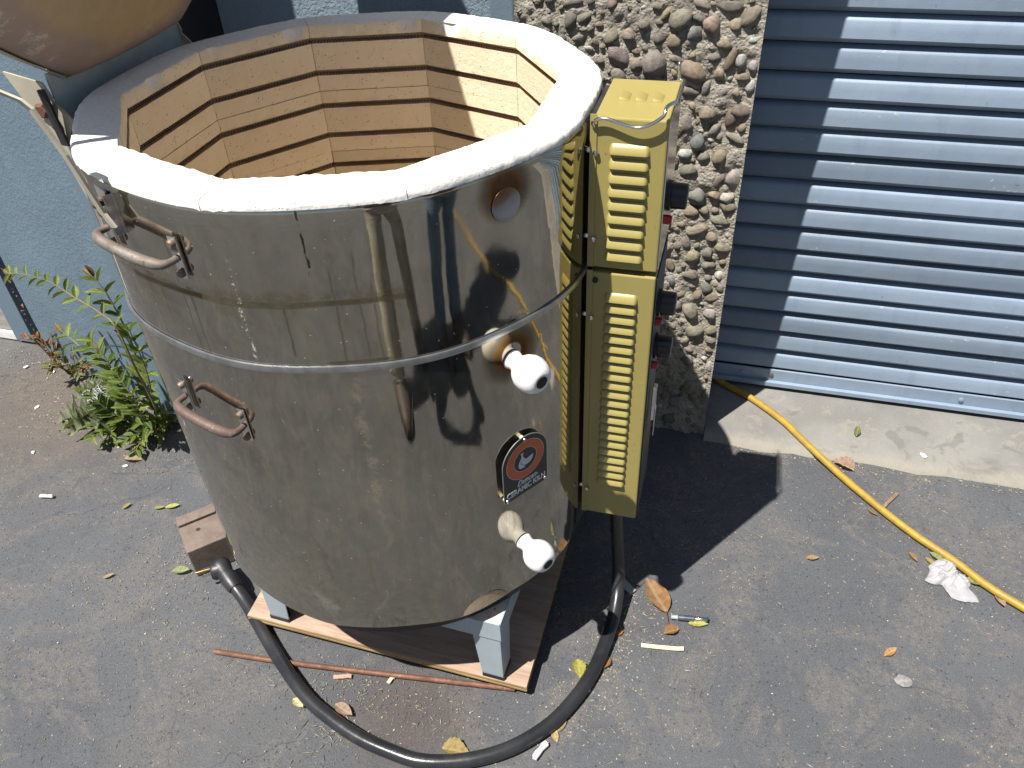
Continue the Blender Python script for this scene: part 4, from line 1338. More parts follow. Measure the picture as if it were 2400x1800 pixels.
def beam():
    A = Vector((-.982, .8445, 0)); B = Vector((-.62, 1.21, 0))
    d = (B-A).normalized(); n = Vector((-d.y, d.x, 0))
    r = root('rusty_beam', A, 'rusty brown steel beam end poking out behind the cord plug', 'beam')
    def blk(n0, n1, z0, z1, name, s=0.0):
        b = MB()
        q = [A+d*s+n*n0, B+n*n0, B+n*n1, A+d*s+n*n1]
        b.add([p+Vector((0, 0, z0)) for p in q]+[p+Vector((0, 0, z1)) for p in q], [(3, 2, 1, 0), (4, 5, 6, 7), (0, 1, 5, 4), (1, 2, 6, 5), (2, 3, 7, 6), (3, 0, 4, 7)])
        return b.build(name, 'rust_beam', r, bevel=.0025)
    blk(0, .078, 0, .080, 'web')
    blk(.0865, .114, 0, .0785, 'flange')
    m = A+d*.036+n*.052
    b = MB(); b.lathe([(.0048, .0802), (.0046, .0804)], 14, Matrix.Translation((m.x, m.y, 0))); b.build('bolt_hole', 'dark_hole', r)
beam()

def power_cord():
    pts2 = [(-.872, .822), (-.83, .795), (-.751, .733), (-.687, .685), (-.62, .641), (-.557, .614), (-.496, .595), (-.441, .586), (-.383, .582), (-.326, .594), (-.273, .616), (-.223, .650), (-.175, .702), (-.142, .762), (-.122, .819), (-.109, .888), (-.103, .947), (-.105, .995)]
    zz = [.034, .022] + [.0125]*13 + [.016, .03, .06]
    pts = [(x, y, z) for (x, y), z in zip(pts2, zz)] + [(-.112, 1.018, .12), (-.120, 1.026, .20), (-.124, 1.028, .31)]
    # lift above the plane moves the apparent place: keep the run under the box vertical
    r = root('power_cord', (-.40, .585, 0), 'thick black rubber power cord looping across the ground to a plug', 'cord')
    b = MB(); b.tube(spline(pts, 8), .0128, 18)
    b.build('cable', 'cord', r, smooth=60)
    # collar and angled plug
    a = Vector((-.868, .8195, .033)); dirn = Vector((-.71, .46, .22)).normalized()
    b = MB(); b.tube([a-dirn*.004, a+dirn*.002, a+dirn*.020, a+dirn*.034, a+dirn*.036], [.0145, .0165, .0175, .0172, .013], 20)
    b.build('collar', 'black_rubber', r, smooth=40)
    c = a+dirn*.052
    side = Vector((-.80, -.58, .02)).normalized()
    b = MB()
    b.tube([a+dirn*.034, a+dirn*.046, c+dirn*.008, c+dirn*.018, c+dirn*.022], [.0155, .019, .0215, .017, .008], 18)
    b.tube([c, c+side*.016, c+side*.022], [.0195, .0195, .016], 18)
    pl = b.build('plug_body', 'black_rubber', r, smooth=50)
    for k, (off, L, mt) in enumerate((((0, 0, .010), .030, 'brass'), ((.0, .0, -.006), .020, 'chrome'), ((-.006, .008, .002), .018, 'chrome'))):
        p0 = c+side*.021+Vector(off)
        b = MB()
        if k == 0: b.tube([p0, p0+side*L], .0024, 10)
        else: b.box(p0+side*L*.5, (L, .0016, .0062), Matrix((side, Vector((0, 0, 1)).cross(side), Vector((0, 0, 1)))).transposed())
        b.build('prong', mt, pl, smooth=40)
M['brass'] = simple('brass', (.62, .46, .16), (.5, .36, .12), 50, .3, .9)
power_cord()

b = MB()
b.tube(spline([(-.06, 1.80, .026), (.0, 1.755, .0235), (.059, 1.707, .0225), (.121, 1.67, .0225), (.203, 1.598, .022), (.261, 1.53, .018), (.336, 1.451, .0085), (.415, 1.366, .0082), (.484, 1.300, .0082), (.55, 1.249, .0082), (.61, 1.194, .0082), (.668, 1.155, .0082), (.80, 1.07, .0082), (1.0, .93, .0082), (1.22, .60, .0082), (1.45, .17, .0082), (1.6, -.5, .0082)], 8), .0082, 14)
o = b.build('extension_cord', 'yellow_cord', loc=(.5, 1.29, 0), smooth=60)
tag(o, 'yellow extension cord running from under the shutter across the asphalt', 'cord')

# leaves ----------------------------------------------------------------------
def leaf_mesh(name, mat, fold=.25, curl=.2, wav=0.0, jag=0.0, n=7, width=.5, seed=0):
    """unit leaf along +x from 0 to 1, lies in xy, midrib on y=0"""
    vs_ = []; fs = []
    rnd = random.Random(seed)
    for i in range(n+1):
        t = i/n
        w = width*.5*(math.sin(PI*t**.85)**.85)
        if i in (0, n): w = .004
        if jag: w *= 1+jag*(1 if i % 2 else -1)
        zc = curl*(t*t-.0) if curl else 0
        for s in (-1, 0, 1):
            vs_.append((t, s*w, zc+abs(s)*w*fold*2+wav*rnd.uniform(-1, 1)*(abs(s))))
    for i in range(n):
        for j in range(2):
            fs.append((i*3+j, (i+1)*3+j, (i+1)*3+j+1, i*3+j+1))
    b = MB(); b.add(vs_, fs)
    return b.mesh(name, mat, smooth=180)

LEAF = [leaf_mesh('leaf', 'leaf', .3, -.12, .02, 0, 7, .5, 1), leaf_mesh('leaf', 'leaf', .18, -.25, .03, 0, 7, .46, 2), leaf_mesh('leaf', 'leaf', .4, .05, .02, 0, 7, .42, 3)]
def along(d, roll=0.0, up=Vector((0, 0, 1))):
    x = Vector(d).normalized()
    y = up.cross(x)
    if y.length < 1e-4: y = Vector((0, 1, 0))
    y.normalize(); z = x.cross(y)
    m = Matrix((x, y, z)).transposed().to_4x4()
    return m @ Matrix.Rotation(roll, 4, 'X')

GREENS = [(.105, .165, .022), (.075, .13, .02), (.14, .20, .03), (.055, .10, .018), (.17, .215, .04)]
def sapling():
    base = Vector((-1.41, 1.265, 0))
    r = root('privet_sapling', base, 'bright green leafy sapling sprouting at the foot of the blue pier', 'plant')
    pw = base
    rnd = random.Random(11)
    cnt = [0]
    def leaf(p, d, L, c=None, roll=None):
        cnt[0] += 1
        inst('leaf', rnd.choice(LEAF), r, Matrix.Translation(p-pw) @ along(d, roll if roll is not None else rnd.uniform(-.7, .7)) @ Matrix.Diagonal((L*.96, L*.86, L*.9, 1)), c or rnd.choice(GREENS))
    def shoot(pts, rad, l0, l1, gap, t0=.15, tip=None):
        P = spline(pts, 8)
        b = MB(); b.tube(P, [rad*(1-.7*i/(len(P)-1)) for i in range(len(P))], 6)
        b.build('stem', 'stem', r, smooth=60)
        acc = 0; s = 1
        tot = sum((P[i+1]-P[i]).length for i in range(len(P)-1)); run = 0
        for i in range(1, len(P)):
            seg = (P[i]-P[i-1]).length; acc += seg; run += seg
            if run/tot < t0: acc = 0; continue
            if acc >= gap:
                acc = 0
                T = (P[i]-P[i-1]).normalized()
                sd = T.cross(Vector((.2, -.6, .8))).normalized()
                f = run/tot
                L = (l0+(l1-l0)*f)*rnd.uniform(.8, 1.15)
                for q in (s, -s):
                    leaf(P[i], T*.75+sd*q*rnd.uniform(.7, 1.1)+Vector((0, -.15, rnd.uniform(-.1, .3))), L)
                s = -s
        if tip:
            for q in (-.6, 0, .6):
                T = (P[-1]-P[-2]).normalized()
                leaf(P[-1], T+Vector((0, 0, q)), l1*.8, tip)
    # the long shoot arching out to the left over the wall
    shoot([base+Vector((.10, -.05, 0)), (-1.23, 1.15, .18), (-1.185, 1.10, .34), (-1.19, 1.10, .445), (-1.24, 1.12, .463), (-1.31, 1.14, .478), (-1.36, 1.16, .482), (-1.41, 1.18, .48), (-1.51, 1.21, .468), (-1.57, 1.23, .448)], .0030, .042, .032, .036, .50, (.20, .15, .05))
    # upright shoot hard by the trim
    shoot([base+Vector((.08, -.01, 0)), (-1.27, 1.185, .20), (-1.235, 1.165, .36), (-1.245, 1.165, .47), (-1.265, 1.168, .515)], .0034, .052, .040, .024, .15, (.20, .14, .05))
    shoot([base+Vector((.09, -.02, 0)), (-1.25, 1.17, .16), (-1.20, 1.14, .30), (-1.19, 1.13, .42)], .003, .046, .042, .024, .1)
    shoot([base, (-1.40, 1.22, .16), (-1.46, 1.23, .25), (-1.52, 1.25, .275)], .003, .046, .040, .028, .1, (.19, .16, .05))
    shoot([base+Vector((.07, -.03, 0)), (-1.29, 1.16, .10), (-1.27, 1.14, .20), (-1.30, 1.15, .26)], .003, .050, .040, .018, .1)
    shoot([base+Vector((.05, -.02, 0)), (-1.33, 1.17, .16), (-1.32, 1.16, .28), (-1.35, 1.17, .34)], .003, .050, .040, .019, .15)
    shoot([base+Vector((.0, -.02, 0)), (-1.42, 1.19, .09), (-1.45, 1.18, .16)], .003, .048, .038, .019, .1)
    shoot([base+Vector((.02, 0, 0)), (-1.36, 1.20, .12), (-1.36, 1.19, .24), (-1.39, 1.19, .30)], .003, .046, .040, .022, .1)
    shoot([base+Vector((.04, 0, 0)), (-1.33, 1.18, .10), (-1.29, 1.16, .24)], .003, .046, .045, .022, .1)
    shoot([base+Vector((.02, -.03, 0)), (-1.40, 1.20, .06), (-1.44, 1.19, .11)], .0028, .046, .04, .022, .1)
    shoot([base+Vector((.10, -.06, 0)), (-1.29, 1.18, .05), (-1.27, 1.17, .10)], .0028, .046, .04, .022, .1)
sapling()

def low_sprout(name, loc, label, seed, nst, size, cols, spread=.10, h=.05, group=None, lsz=.034):
    r = root(name, loc, label, 'plant', group)
    pw = Vector(loc); rnd = random.Random(seed)
    for k in range(nst):
        a = rnd.uniform(0, 2*PI)
        e = pw+Vector((math.cos(a)*spread*rnd.uniform(.4, 1), math.sin(a)*spread*rnd.uniform(.4, 1)-.01, h*rnd.uniform(.4, 1.1)))
        P = spline([pw, pw.lerp(e, .5)+Vector((0, 0, h*.35)), e], 5)
        b = MB(); b.tube(P, .0015, 5); b.build('stem', 'stem', r, smooth=60)
        for i in range(2, len(P), 2):
            T = (P[i]-P[i-1]).normalized()
            for s in (-1, 1):
                d = T*.8+T.cross(Vector((0, 0, 1)))*s*.8+Vector((0, 0, rnd.uniform(-.1, .35)))
                inst('leaf', rnd.choice(LEAF), r, Matrix.Translation(P[i]-pw) @ along(d, rnd.uniform(-.6, .6)) @ Matrix.Scale(lsz*size*rnd.uniform(.8, 1.2), 4), rnd.choice(cols))
low_sprout('green_sprout', (-1.345, 1.215, 0), 'low green sprout at the bottom of the blue trim, beside the lower handle', 21, 5, .85, GREENS, .07, .04)
low_sprout('green_sprout', (-1.45, 1.20, 0), 'low green sprout hugging the asphalt in front of the thistle', 22, 5, .8, GREENS, .07, .04)
low_sprout('dry_sprout', (-1.80, 1.415, 0), 'small half-dry reddish weed at the left foot of the pier', 23, 6, .6, [(.22, .13, .06), (.15, .16, .06), (.25, .10, .05)], .07, .09)
low_sprout('dry_sprout', (-1.70, 1.37, 0), 'small olive weed between the dry weed and the thistle', 24, 7, .7, [(.13, .15, .05), (.09, .12, .04), (.2, .12, .06)], .07, .075)

TH = leaf_mesh('thistle_leaf', 'leaf', .5, -.1, .07, .55, 15, .40, 5)
def thistle(loc, label, seed, n, L, a0, a1):
    r = root('thistle', loc, label, 'plant')
    rnd = random.Random(seed)
    for k in range(n):
        a = D(a0+(a1-a0)*k/max(1, n-1)+rnd.uniform(-8, 8))
        d = Vector((math.cos(a), math.sin(a), rnd.uniform(.05, .4)))
        g = rnd.uniform(.85, 1.2)
        inst('leaf', TH, r, Matrix.Translation((0, 0, .012+.01*rnd.random())) @ along(d, rnd.uniform(-.35, .35)) @ Matrix.Scale(L*rnd.uniform(.7, 1.1), 4), (.10*g, .122*g, .062*g))
thistle((-1.50, 1.255, 0), 'spiny grey-green thistle spread flat below the sapling', 31, 9, .12, 140, 330)
thistle((-1.57, 1.335, 0), 'upright grey-green thistle against the blue pier', 32, 6, .09, 60, 240)

def twine():
    rnd = random.Random(4)
    c = Vector((-1.535, 1.262, .05))
    r = root('twine_tangle', (c.x, c.y, 0), 'tangle of white plastic twine caught in the thistle', 'twine')
    b = MB()
    for k in range(13):
        a = rnd.uniform(-.6, .6); L = rnd.uniform(.03, .055)
        o_ = c+Vector((rnd.uniform(-.025, .025), rnd.uniform(-.02, .02), rnd.uniform(-.012, .012)))
        dx = Vector((math.cos(a), math.sin(a)*.6-.25, -.1))
        P = [o_+dx*(L*(t-.5))+Vector((rnd.uniform(-.006, .006), rnd.uniform(-.006, .006), .018*(1-(2*t-1)**2)+rnd.uniform(-.005, .005))) for t in (0, .25, .5, .75, 1)]
        b.tube(spline(P, 4), .0009, 5)
    o = b.build('strands', 'twine', r, smooth=60)
twine()

# litter ----------------------------------------------------------------------
DRY = [leaf_mesh('dry_leaf', 'dry_leaf', .25, .16, .02, 0, 11, .46, 8), leaf_mesh('dry_leaf', 'dry_leaf', .45, -.08, .05, .07, 12, .66, 9), leaf_mesh('dry_leaf', 'dry_leaf', .12, .08, .012, 0, 10, .40, 10)]
def litter_leaf(name, label, x, y, L, ang, col, k=0, z=.002, tilt=0.0):
    o = bpy.data.objects.new(name, DRY[k])
    link(o)
    a = D(ang)
    mid = Vector((x, y, z))-Vector((math.cos(a), math.sin(a), 0))*L*.5
    o.matrix_world = Matrix.Translation(mid) @ Matrix.Rotation(a, 4, 'Z') @ Matrix.Rotation(D(tilt), 4, 'X') @ Matrix.Scale(L, 4)
    o.color = (*col, 1)
    tag(o, label, 'leaf', 'fallen leaves')
    return o
BR = (.24, .14, .08); OR = (.31, .175, .08); YE = (.36, .28, .12); GR = (.17, .20, .07); PG = (.27, .31, .16); PK = (.38, .27, .21); ST = (.36, .30, .18)
big = root('dry_leaf', (-.03, 1.015, 0), 'large mottled rust-brown dry leaf with a long stalk', 'leaf', 'fallen leaves')
inst('blade', DRY[0], big, Matrix.Translation(Vector((-.004, .986, .004))-wloc(big)) @ Matrix.Rotation(D(131), 4, 'Z') @ Matrix.Rotation(D(10), 4, 'X') @ Matrix.Diagonal((.080, .105, .09, 1)), (.36, .205, .105))
b = MB(); b.tube(spline([(-.006, .988, .005), (.0, .968, .004), (.004, .950, .003)], 5), .0011, 6); b.build('stalk', 'rust', big, smooth=60)
litter_leaf('dry_leaf', 'small tan leaf touching the stalk of the large dry leaf', .010, .947, .034, 35, OR, 1)
litter_leaf('dry_leaf', 'small yellow leaf under the tip of the pen', .058, .975, .038, 8, (.44, .42, .13), 2)
litter_leaf('dry_leaf', 'curled tan leaf at the bottom edge inside the cord loop', -.327, .619, .050, 5, YE, 1)
litter_leaf('dry_leaf', 'pale cream leaf left of the cord, below the iron rod', -.637, .632, .032, -25, (.66, .56, .34), 0)
litter_leaf('dry_leaf', 'pinkish leaf half hidden behind the black cord', -.549, .640, .046, -20, PK, 0)
litter_leaf('dry_leaf', 'pale green leaf left of the rusty beam near the plug', -1.024, .848, .042, 12, PG, 0)
litter_leaf('dry_leaf', 'small green-yellow leaf far left, above the rusty beam', -1.151, 1.009, .034, 25, (.42, .44, .16), 2)
litter_leaf('dry_leaf', 'yellow-green curled leaf against the right of the cord', -.150, .826, .040, 110, (.42, .40, .10), 1)
litter_leaf('dry_leaf', 'tiny orange leaf right of the cord near its shadow', -.087, .917, .018, 45, (.42, .16, .06), 0)
litter_leaf('dry_leaf', 'orange-brown scrap leaf right of the cord', -.102, .848, .030, 70, OR, 1)
litter_leaf('dry_leaf', 'straw-coloured elongated leaf outside the cord curve', -.157, .712, .036, 75, ST, 2)
litter_leaf('dry_leaf', 'narrow tan leaf beside the cigarette stub', -.166, .690, .032, 120, (.52, .38, .2), 2)
litter_leaf('dry_leaf', 'crumpled orange-pink leaf behind the yellow cord at the kerb edge', .348, 1.490, .055, 150, PK, 1)
litter_leaf('dry_leaf', 'small dark brown leaf left of the wood splinter', .404, 1.352, .024, -40, BR, 2)
litter_leaf('dry_leaf', 'tan oblong leaf alone in the middle of the right asphalt', .275, 1.191, .026, 10, (.36, .25, .14), 0)
litter_leaf('dry_leaf', 'orange-brown leaf left of the tissue by the yellow cord', .477, 1.243, .028, -60, OR, 2)
litter_leaf('green_leaf', 'green leaf above the tissue, beside the yellow cord', .523, 1.252, .034, -45, PG, 0)
litter_leaf('dry_leaf', 'yellowish leaf touching the top left of the tissue', .511, 1.236, .030, -50, YE, 2)
litter_leaf('green_leaf', 'pale green leaf right of the tissue under the cord', .590, 1.203, .042, -12, PG, 0)
litter_leaf('dry_leaf', 'pinkish tan leaf under the yellow cord at the right edge', .629, 1.168, .036, -75, PK, 0)
litter_leaf('dry_leaf', 'lone orange-tan leaf on bare asphalt at lower right', .413, .997, .030, 42, (.48, .28, .12), 0)
litter_leaf('green_leaf', 'green leaf lying on the concrete apron', .381, 1.597, .034, 80, GR, 0, .018)
litter_leaf('green_leaf', 'light green leaf on the asphalt before the sapling', -1.533, 1.230, .030, 10, (.42, .5, .2), 2)
litter_leaf('dry_leaf', 'yellow leaf left of the kiln base on open asphalt', -1.258, .984, .022, 60, YE, 0)
litter_leaf('dry_leaf', 'small tan leaf on the asphalt left of the beam', -1.172, .800, .024, 40, ST, 2)
litter_leaf('dry_leaf', 'small olive leaf close to the kiln jacket at left', -1.179, .998, .024, 20, (.3, .3, .12), 2)
litter_leaf('dry_leaf', 'brown papery leaf at the foot of the blue trim', -1.34, 1.125, .045, 15, (.36, .29, .2), 1)

def tissue():
    rnd = random.Random(9)
    b = MB()
    outl = [(-.044, -.004), (-.034, .012), (-.030, .034), (-.012, .052), (.008, .056), (.016, .040), (.014, .026), (.026, .022), (.036, .008), (.032, -.004), (.020, -.008), (.017, -.018), (.040, -.024), (.044, -.032), (.022, -.037), (.002, -.034), (-.008, -.022), (-.014, -.008), (-.028, -.010)]
    C = [Vector((x, y, 0)) for x, y in outl]
    fine = spline(C+[C[0]], 5)[:-1]
    n = len(fine); rings = 22
    vs_ = []
    for k in range(rings):
        f = 1-k/rings*.985
        for i, p0 in enumerate(fine):
            j = 1+.05*noise.noise(p0*140)
            p = Vector((p0.x*f*j+.002*(1-f), p0.y*f*j+.006*(1-f), 0))
            ridge = 1-abs(noise.noise(Vector((p.x*38+p.y*22, p.y*30-p.x*8, 1.3))))*2.4
            ridge2 = 1-abs(noise.noise(Vector((p.x*85-p.y*60, p.y*70, 7.1))))*2.2
            h = .003+(1-f**2.2)*(.009+.010*max(0, ridge)+.006*max(0, ridge2))+.0016*noise.noise(p*260)
            if k == 0: h = .0015+.003*abs(noise.noise(p*90))
            vs_.append((.540+p.x*1.1, 1.190+p.y*1.1, max(.0012, h*1.15)))
    fs = [(k*n+i, k*n+(i+1) % n, (k+1)*n+(i+1) % n, (k+1)*n+i) for k in range(rings-1) for i in range(n)]
    fs.append(tuple((rings-1)*n+i for i in range(n)))
    b.add(vs_, fs)
    o = b.build('crumpled_tissue', 'tissue', loc=(.540, 1.192, 0), smooth=35)
    tag(o, 'crumpled white paper tissue beside the yellow cord', 'tissue')
tissue()

def pen():
    a = Vector((.005, .976, .0062)); d = Vector((.071, .010, 0)).normalized()
    r = root('pen', (a.x, a.y, 0), 'short metallic blue-grey pen barrel on the asphalt', 'pen')
    b = MB(); b.tube([a, a+d*.001, a+d*.012, a+d*.013], [.0032, .0042, .0042, .005], 14); b.build('clear_tip', 'plastic', r, smooth=40)
    b = MB(); b.tube([a+d*.0132, a+d*.014, a+d*.044, a+d*.045], [.0045, .0056, .0056, .0045], 16); b.build('barrel', 'pen', r, smooth=40)
    b = MB(); b.tube([a+d*.0452, a+d*.046, a+d*.068, a+d*.070], [.0036, .0042, .0044, .0040], 14); b.build('grip', 'chrome', r, smooth=40)
    b = MB(); b.tube([a+d*.0701, a+d*.0722], [.0046, .0046], 14); b.build('end_cap', 'black_plastic', r, smooth=40)
pen()

def slab_item(name, label, cat, p0, p1, w, t, mat, z=.0015, jit=.0, seed=1, group=None):
    rnd = random.Random(seed)
    A = Vector((*p0, 0)); B = Vector((*p1, 0)); d = (B-A).normalized(); n = Vector((-d.y, d.x, 0))
    k = 7; vs_ = []
    for i in range(k):
        f = i/(k-1); c = A.lerp(B, f)+n*rnd.uniform(-jit, jit)
        ww = w*.5*(1+rnd.uniform(-jit, jit)*40)
        for s, zz in ((-1, z), (1, z), (1, z+t), (-1, z+t)):
            vs_.append(c+n*s*ww+Vector((0, 0, zz+rnd.uniform(0, jit*.6))))
    b = MB(); b.add(vs_, [(i*4+j, (i+1)*4+j, (i+1)*4+(j+1) % 4, i*4+(j+1) % 4) for i in range(k-1) for j in range(4)]+[(3, 2, 1, 0), (k*4-4, k*4-3, k*4-2, k*4-1)])
    o = b.build(name, mat, loc=(A.x, A.y, 0), bevel=min(t, w)*.15, seg=1)
    tag(o, label, cat, group)
    return o
slab_item('wood_stick', 'pale flat wooden stick lying below the pen', 'stick', (-.043, .9005), (.037, .912), .0082, .0022, 'pale_wood', .0015, .0012, 2)
slab_item('wood_splinter', 'thin tan wood splinter leaning against the yellow cord', 'splinter', (.424, 1.368), (.462, 1.423), .0075, .003, 'old_ply', .0015, .0006, 3)
slab_item('plastic_strip', 'short clear plastic strip at the edge of the cord shadow', 'strip', (-.106, 1.042), (-.076, 1.018), .017, .004, 'plastic', .001, .0004, 4)
slab_item('wood_chip', 'brown wood chip lying just below the iron rod', 'chip', (-.596, .697), (-.563, .707), .008, .003, 'plywood', .001, .0008, 5, 'wood chips')
slab_item('wood_chip', 'tan wood chip standing between the rod and the cord loop', 'chip', (-.490, .710), (-.484, .730), .007, .003, 'pale_wood', .001, .0008, 6, 'wood chips')
b = MB()
pk_ = [Vector((.431+.015*math.cos(a_)*(1+.45*noise.noise(Vector((a_*1.1, 3, 0)))), .941+.012*math.sin(a_)*(1+.5*noise.noise(Vector((a_*1.3, 8, 0)))), .001)) for a_ in [2*PI*i/22 for i in range(22)]]
b.prism(pk_, (0, 0, .0009))
o = b.build('paint_flake', 'flake', loc=(.431, .941, 0))
tag(o, 'flat pale grey paint flake at the lower right', 'flake')
def stub(label, p0, p1, rad, seed):
    rnd = random.Random(seed)
    A = Vector((*p0, rad+.001)); B = Vector((*p1, rad+.001))
    b = MB(); b.tube([A.lerp(B, f)+Vector((rnd.uniform(-1, 1), rnd.uniform(-1, 1), 0))*rad*.25 for f in (0, .05, .3, .55, .8, .97, 1)], [rad*.5, rad, rad*1.05, rad*.85, rad*1.05, rad, rad*.6], 10)
    o = b.build('cigarette_stub', 'paper', loc=(A.x, A.y, 0), smooth=50)
    tag(o, label, 'stub', 'white stubs on the asphalt')
stub('crushed white cigarette stub at the bottom edge outside the cord', (-.191, .637), (-.175, .669), .0058, 1)
stub('white cigarette stub alone at the left on the asphalt', (-1.482, .963), (-1.450, .969), .0042, 2)
def crumb(label, x, y, s, seed, z=0.0):
    rnd = random.Random(seed)
    bm = bmesh.new(); bmesh.ops.create_icosphere(bm, subdivisions=1, radius=1)
    for v in bm.verts:
        v.co = Vector((v.co.x*s*1.5, v.co.y*s, (v.co.z+.7)*s*.5))*rnd.uniform(.8, 1.15)
    me = bpy.data.meshes.new('crumb'); bm.to_mesh(me); bm.free(); me.materials.append(M['paper'])
    o = bpy.data.objects.new('paper_crumb', me); link(o); o.location = (x, y, z); o.rotation_euler.z = rnd.uniform(0, 3)
    tag(o, label, 'crumb', 'white crumbs')
crumb('white crumb on the concrete apron', .526, 1.549, .0065, 1, .013)
crumb('white crumb nearest the plank wall', -1.884, 1.386, .0055, 2)
crumb('white crumb right of the one nearest the plank wall', -1.791, 1.386, .006, 3)
crumb('white crumb left of the light green leaf', -1.602, 1.227, .006, 4)
crumb('white crumb midway between the thistle and the left edge', -1.725, 1.242, .005, 5)
crumb('white crumb on open asphalt below the thistle, far left', -1.61, 1.089, .005, 6)
crumb('pale pebble outside the right curve of the cord', -.125, .788, .0065, 7)
crumb('white crumb beside the brown leaf at the foot of the trim', -1.345, 1.10, .005, 8)

def grit():
    rnd = random.Random(17)
    b = MB(); vs_ = []; fs = []
    def bit(x, y, s, z=0.0, straw=False):
        k = len(vs_)
        a = rnd.uniform(0, 2*PI); L = s*(rnd.uniform(2.2, 4.5) if straw else rnd.uniform(.8, 1.5)); w = s*(.35 if straw else rnd.uniform(.6, 1))
        c, sn = math.cos(a), math.sin(a)
        h = s*rnd.uniform(.35, .8)
        for (p, q, r_) in ((-L, 0, 0), (0, -w, 0), (L, 0, 0), (0, w, 0), (rnd.uniform(-.3, .3)*L, 0, h)):
            vs_.append((x+p*c-q*sn, y+p*sn+q*c, z+r_-.0003))
        fs.extend([(k, k+1, k+4), (k+1, k+2, k+4), (k+2, k+3, k+4), (k+3, k, k+4)])
    def cluster(cx_, cy_, sx, sy, n, s0=.0008, s1=.0022, straw=.3, z=0.0):
        for _ in range(n):
            bit(rnd.gauss(cx_, sx), rnd.gauss(cy_, sy), rnd.uniform(s0, s1), z, rnd.random() < straw)
    for _ in range(5200):
        x = rnd.uniform(-2.0, .95); y = rnd.uniform(.30, 1.5)
        bit(x, y, rnd.uniform(.0006, .0019), 0, rnd.random() < .2)
    cluster(-.10, .87, .035, .07, 420); cluster(-.14, .76, .03, .04, 130); cluster(-.06, 1.0, .05, .05, 120)
    cluster(-.56, .69, .12, .02, 200, straw=.6); cluster(-.55, .60, .04, .02, 90, .001, .003, .8)
    cluster(-.33, .66, .12, .04, 130); cluster(-1.0, .84, .06, .05, 160); cluster(-.92, .72, .12, .08, 160)
    cluster(-1.55, 1.27, .16, .06, 900, .0008, .0026, .4); cluster(-1.80, 1.42, .10, .04, 420, .0008, .0024, .3); cluster(-1.35, 1.16, .07, .05, 300)
    for _ in range(420):
        x = rnd.uniform(.05, .95); bit(x, 1.492+rnd.gauss(0, .012), rnd.uniform(.0008, .0024), 0, rnd.random() < .4)
    cluster(-.45, .70, .25, .06, 260, .0008, .0022, .4); cluster(-1.0, 1.0, .15, .12, 300, .0007, .0018, .3); cluster(.3, 1.3, .3, .14, 420, .0007, .002, .3); cluster(-.02, .92, .07, .06, 220, .0008, .0024, .4)
    cluster(.55, 1.22, .05, .04, 120, straw=.5); cluster(.43, 1.38, .06, .05, 110, straw=.5); cluster(.1, 1.15, .06, .04, 90)
    b.add(vs_, fs)
    me = bpy.data.meshes.new('loose_grit'); me.from_pydata(vs_, [], fs); me.update(); me.materials.append(M['grit'])
    o = bpy.data.objects.new('loose_grit', me); link(o)
    tag(o, 'fine straw-coloured grit and chaff scattered on the asphalt', 'grit', None, 'stuff')
grit()

# ------------------------------------------------------------------ the two people mirrored in the jacket
def skin_obj(name, nodes, edges, mat, parent=None, loc=(0, 0, 0), sub=2):
    pw = Vector(loc)
    me = bpy.data.meshes.new(name)
    keys = list(nodes)
    me.from_pydata([Vector(nodes[k][0])-pw for k in keys], [(keys.index(a), keys.index(c)) for a, c in edges], [])
    o = bpy.data.objects.new(name, me)
    link(o, parent)
    if parent is None: o.location = pw
    md = o.modifiers.new('skin', 'SKIN')
    md.use_smooth_shade = True
    sv = me.skin_vertices[0].data
    for i, k in enumerate(keys):
        r = nodes[k][1]
        sv[i].radius = r if isinstance(r, tuple) else (r, r)
        sv[i].use_root = (i == 0)
    ss = o.modifiers.new('subdivision', 'SUBSURF'); ss.levels = 2; ss.render_levels = sub
    me.materials.append(M[mat])
    WL[o.name] = pw
    return o

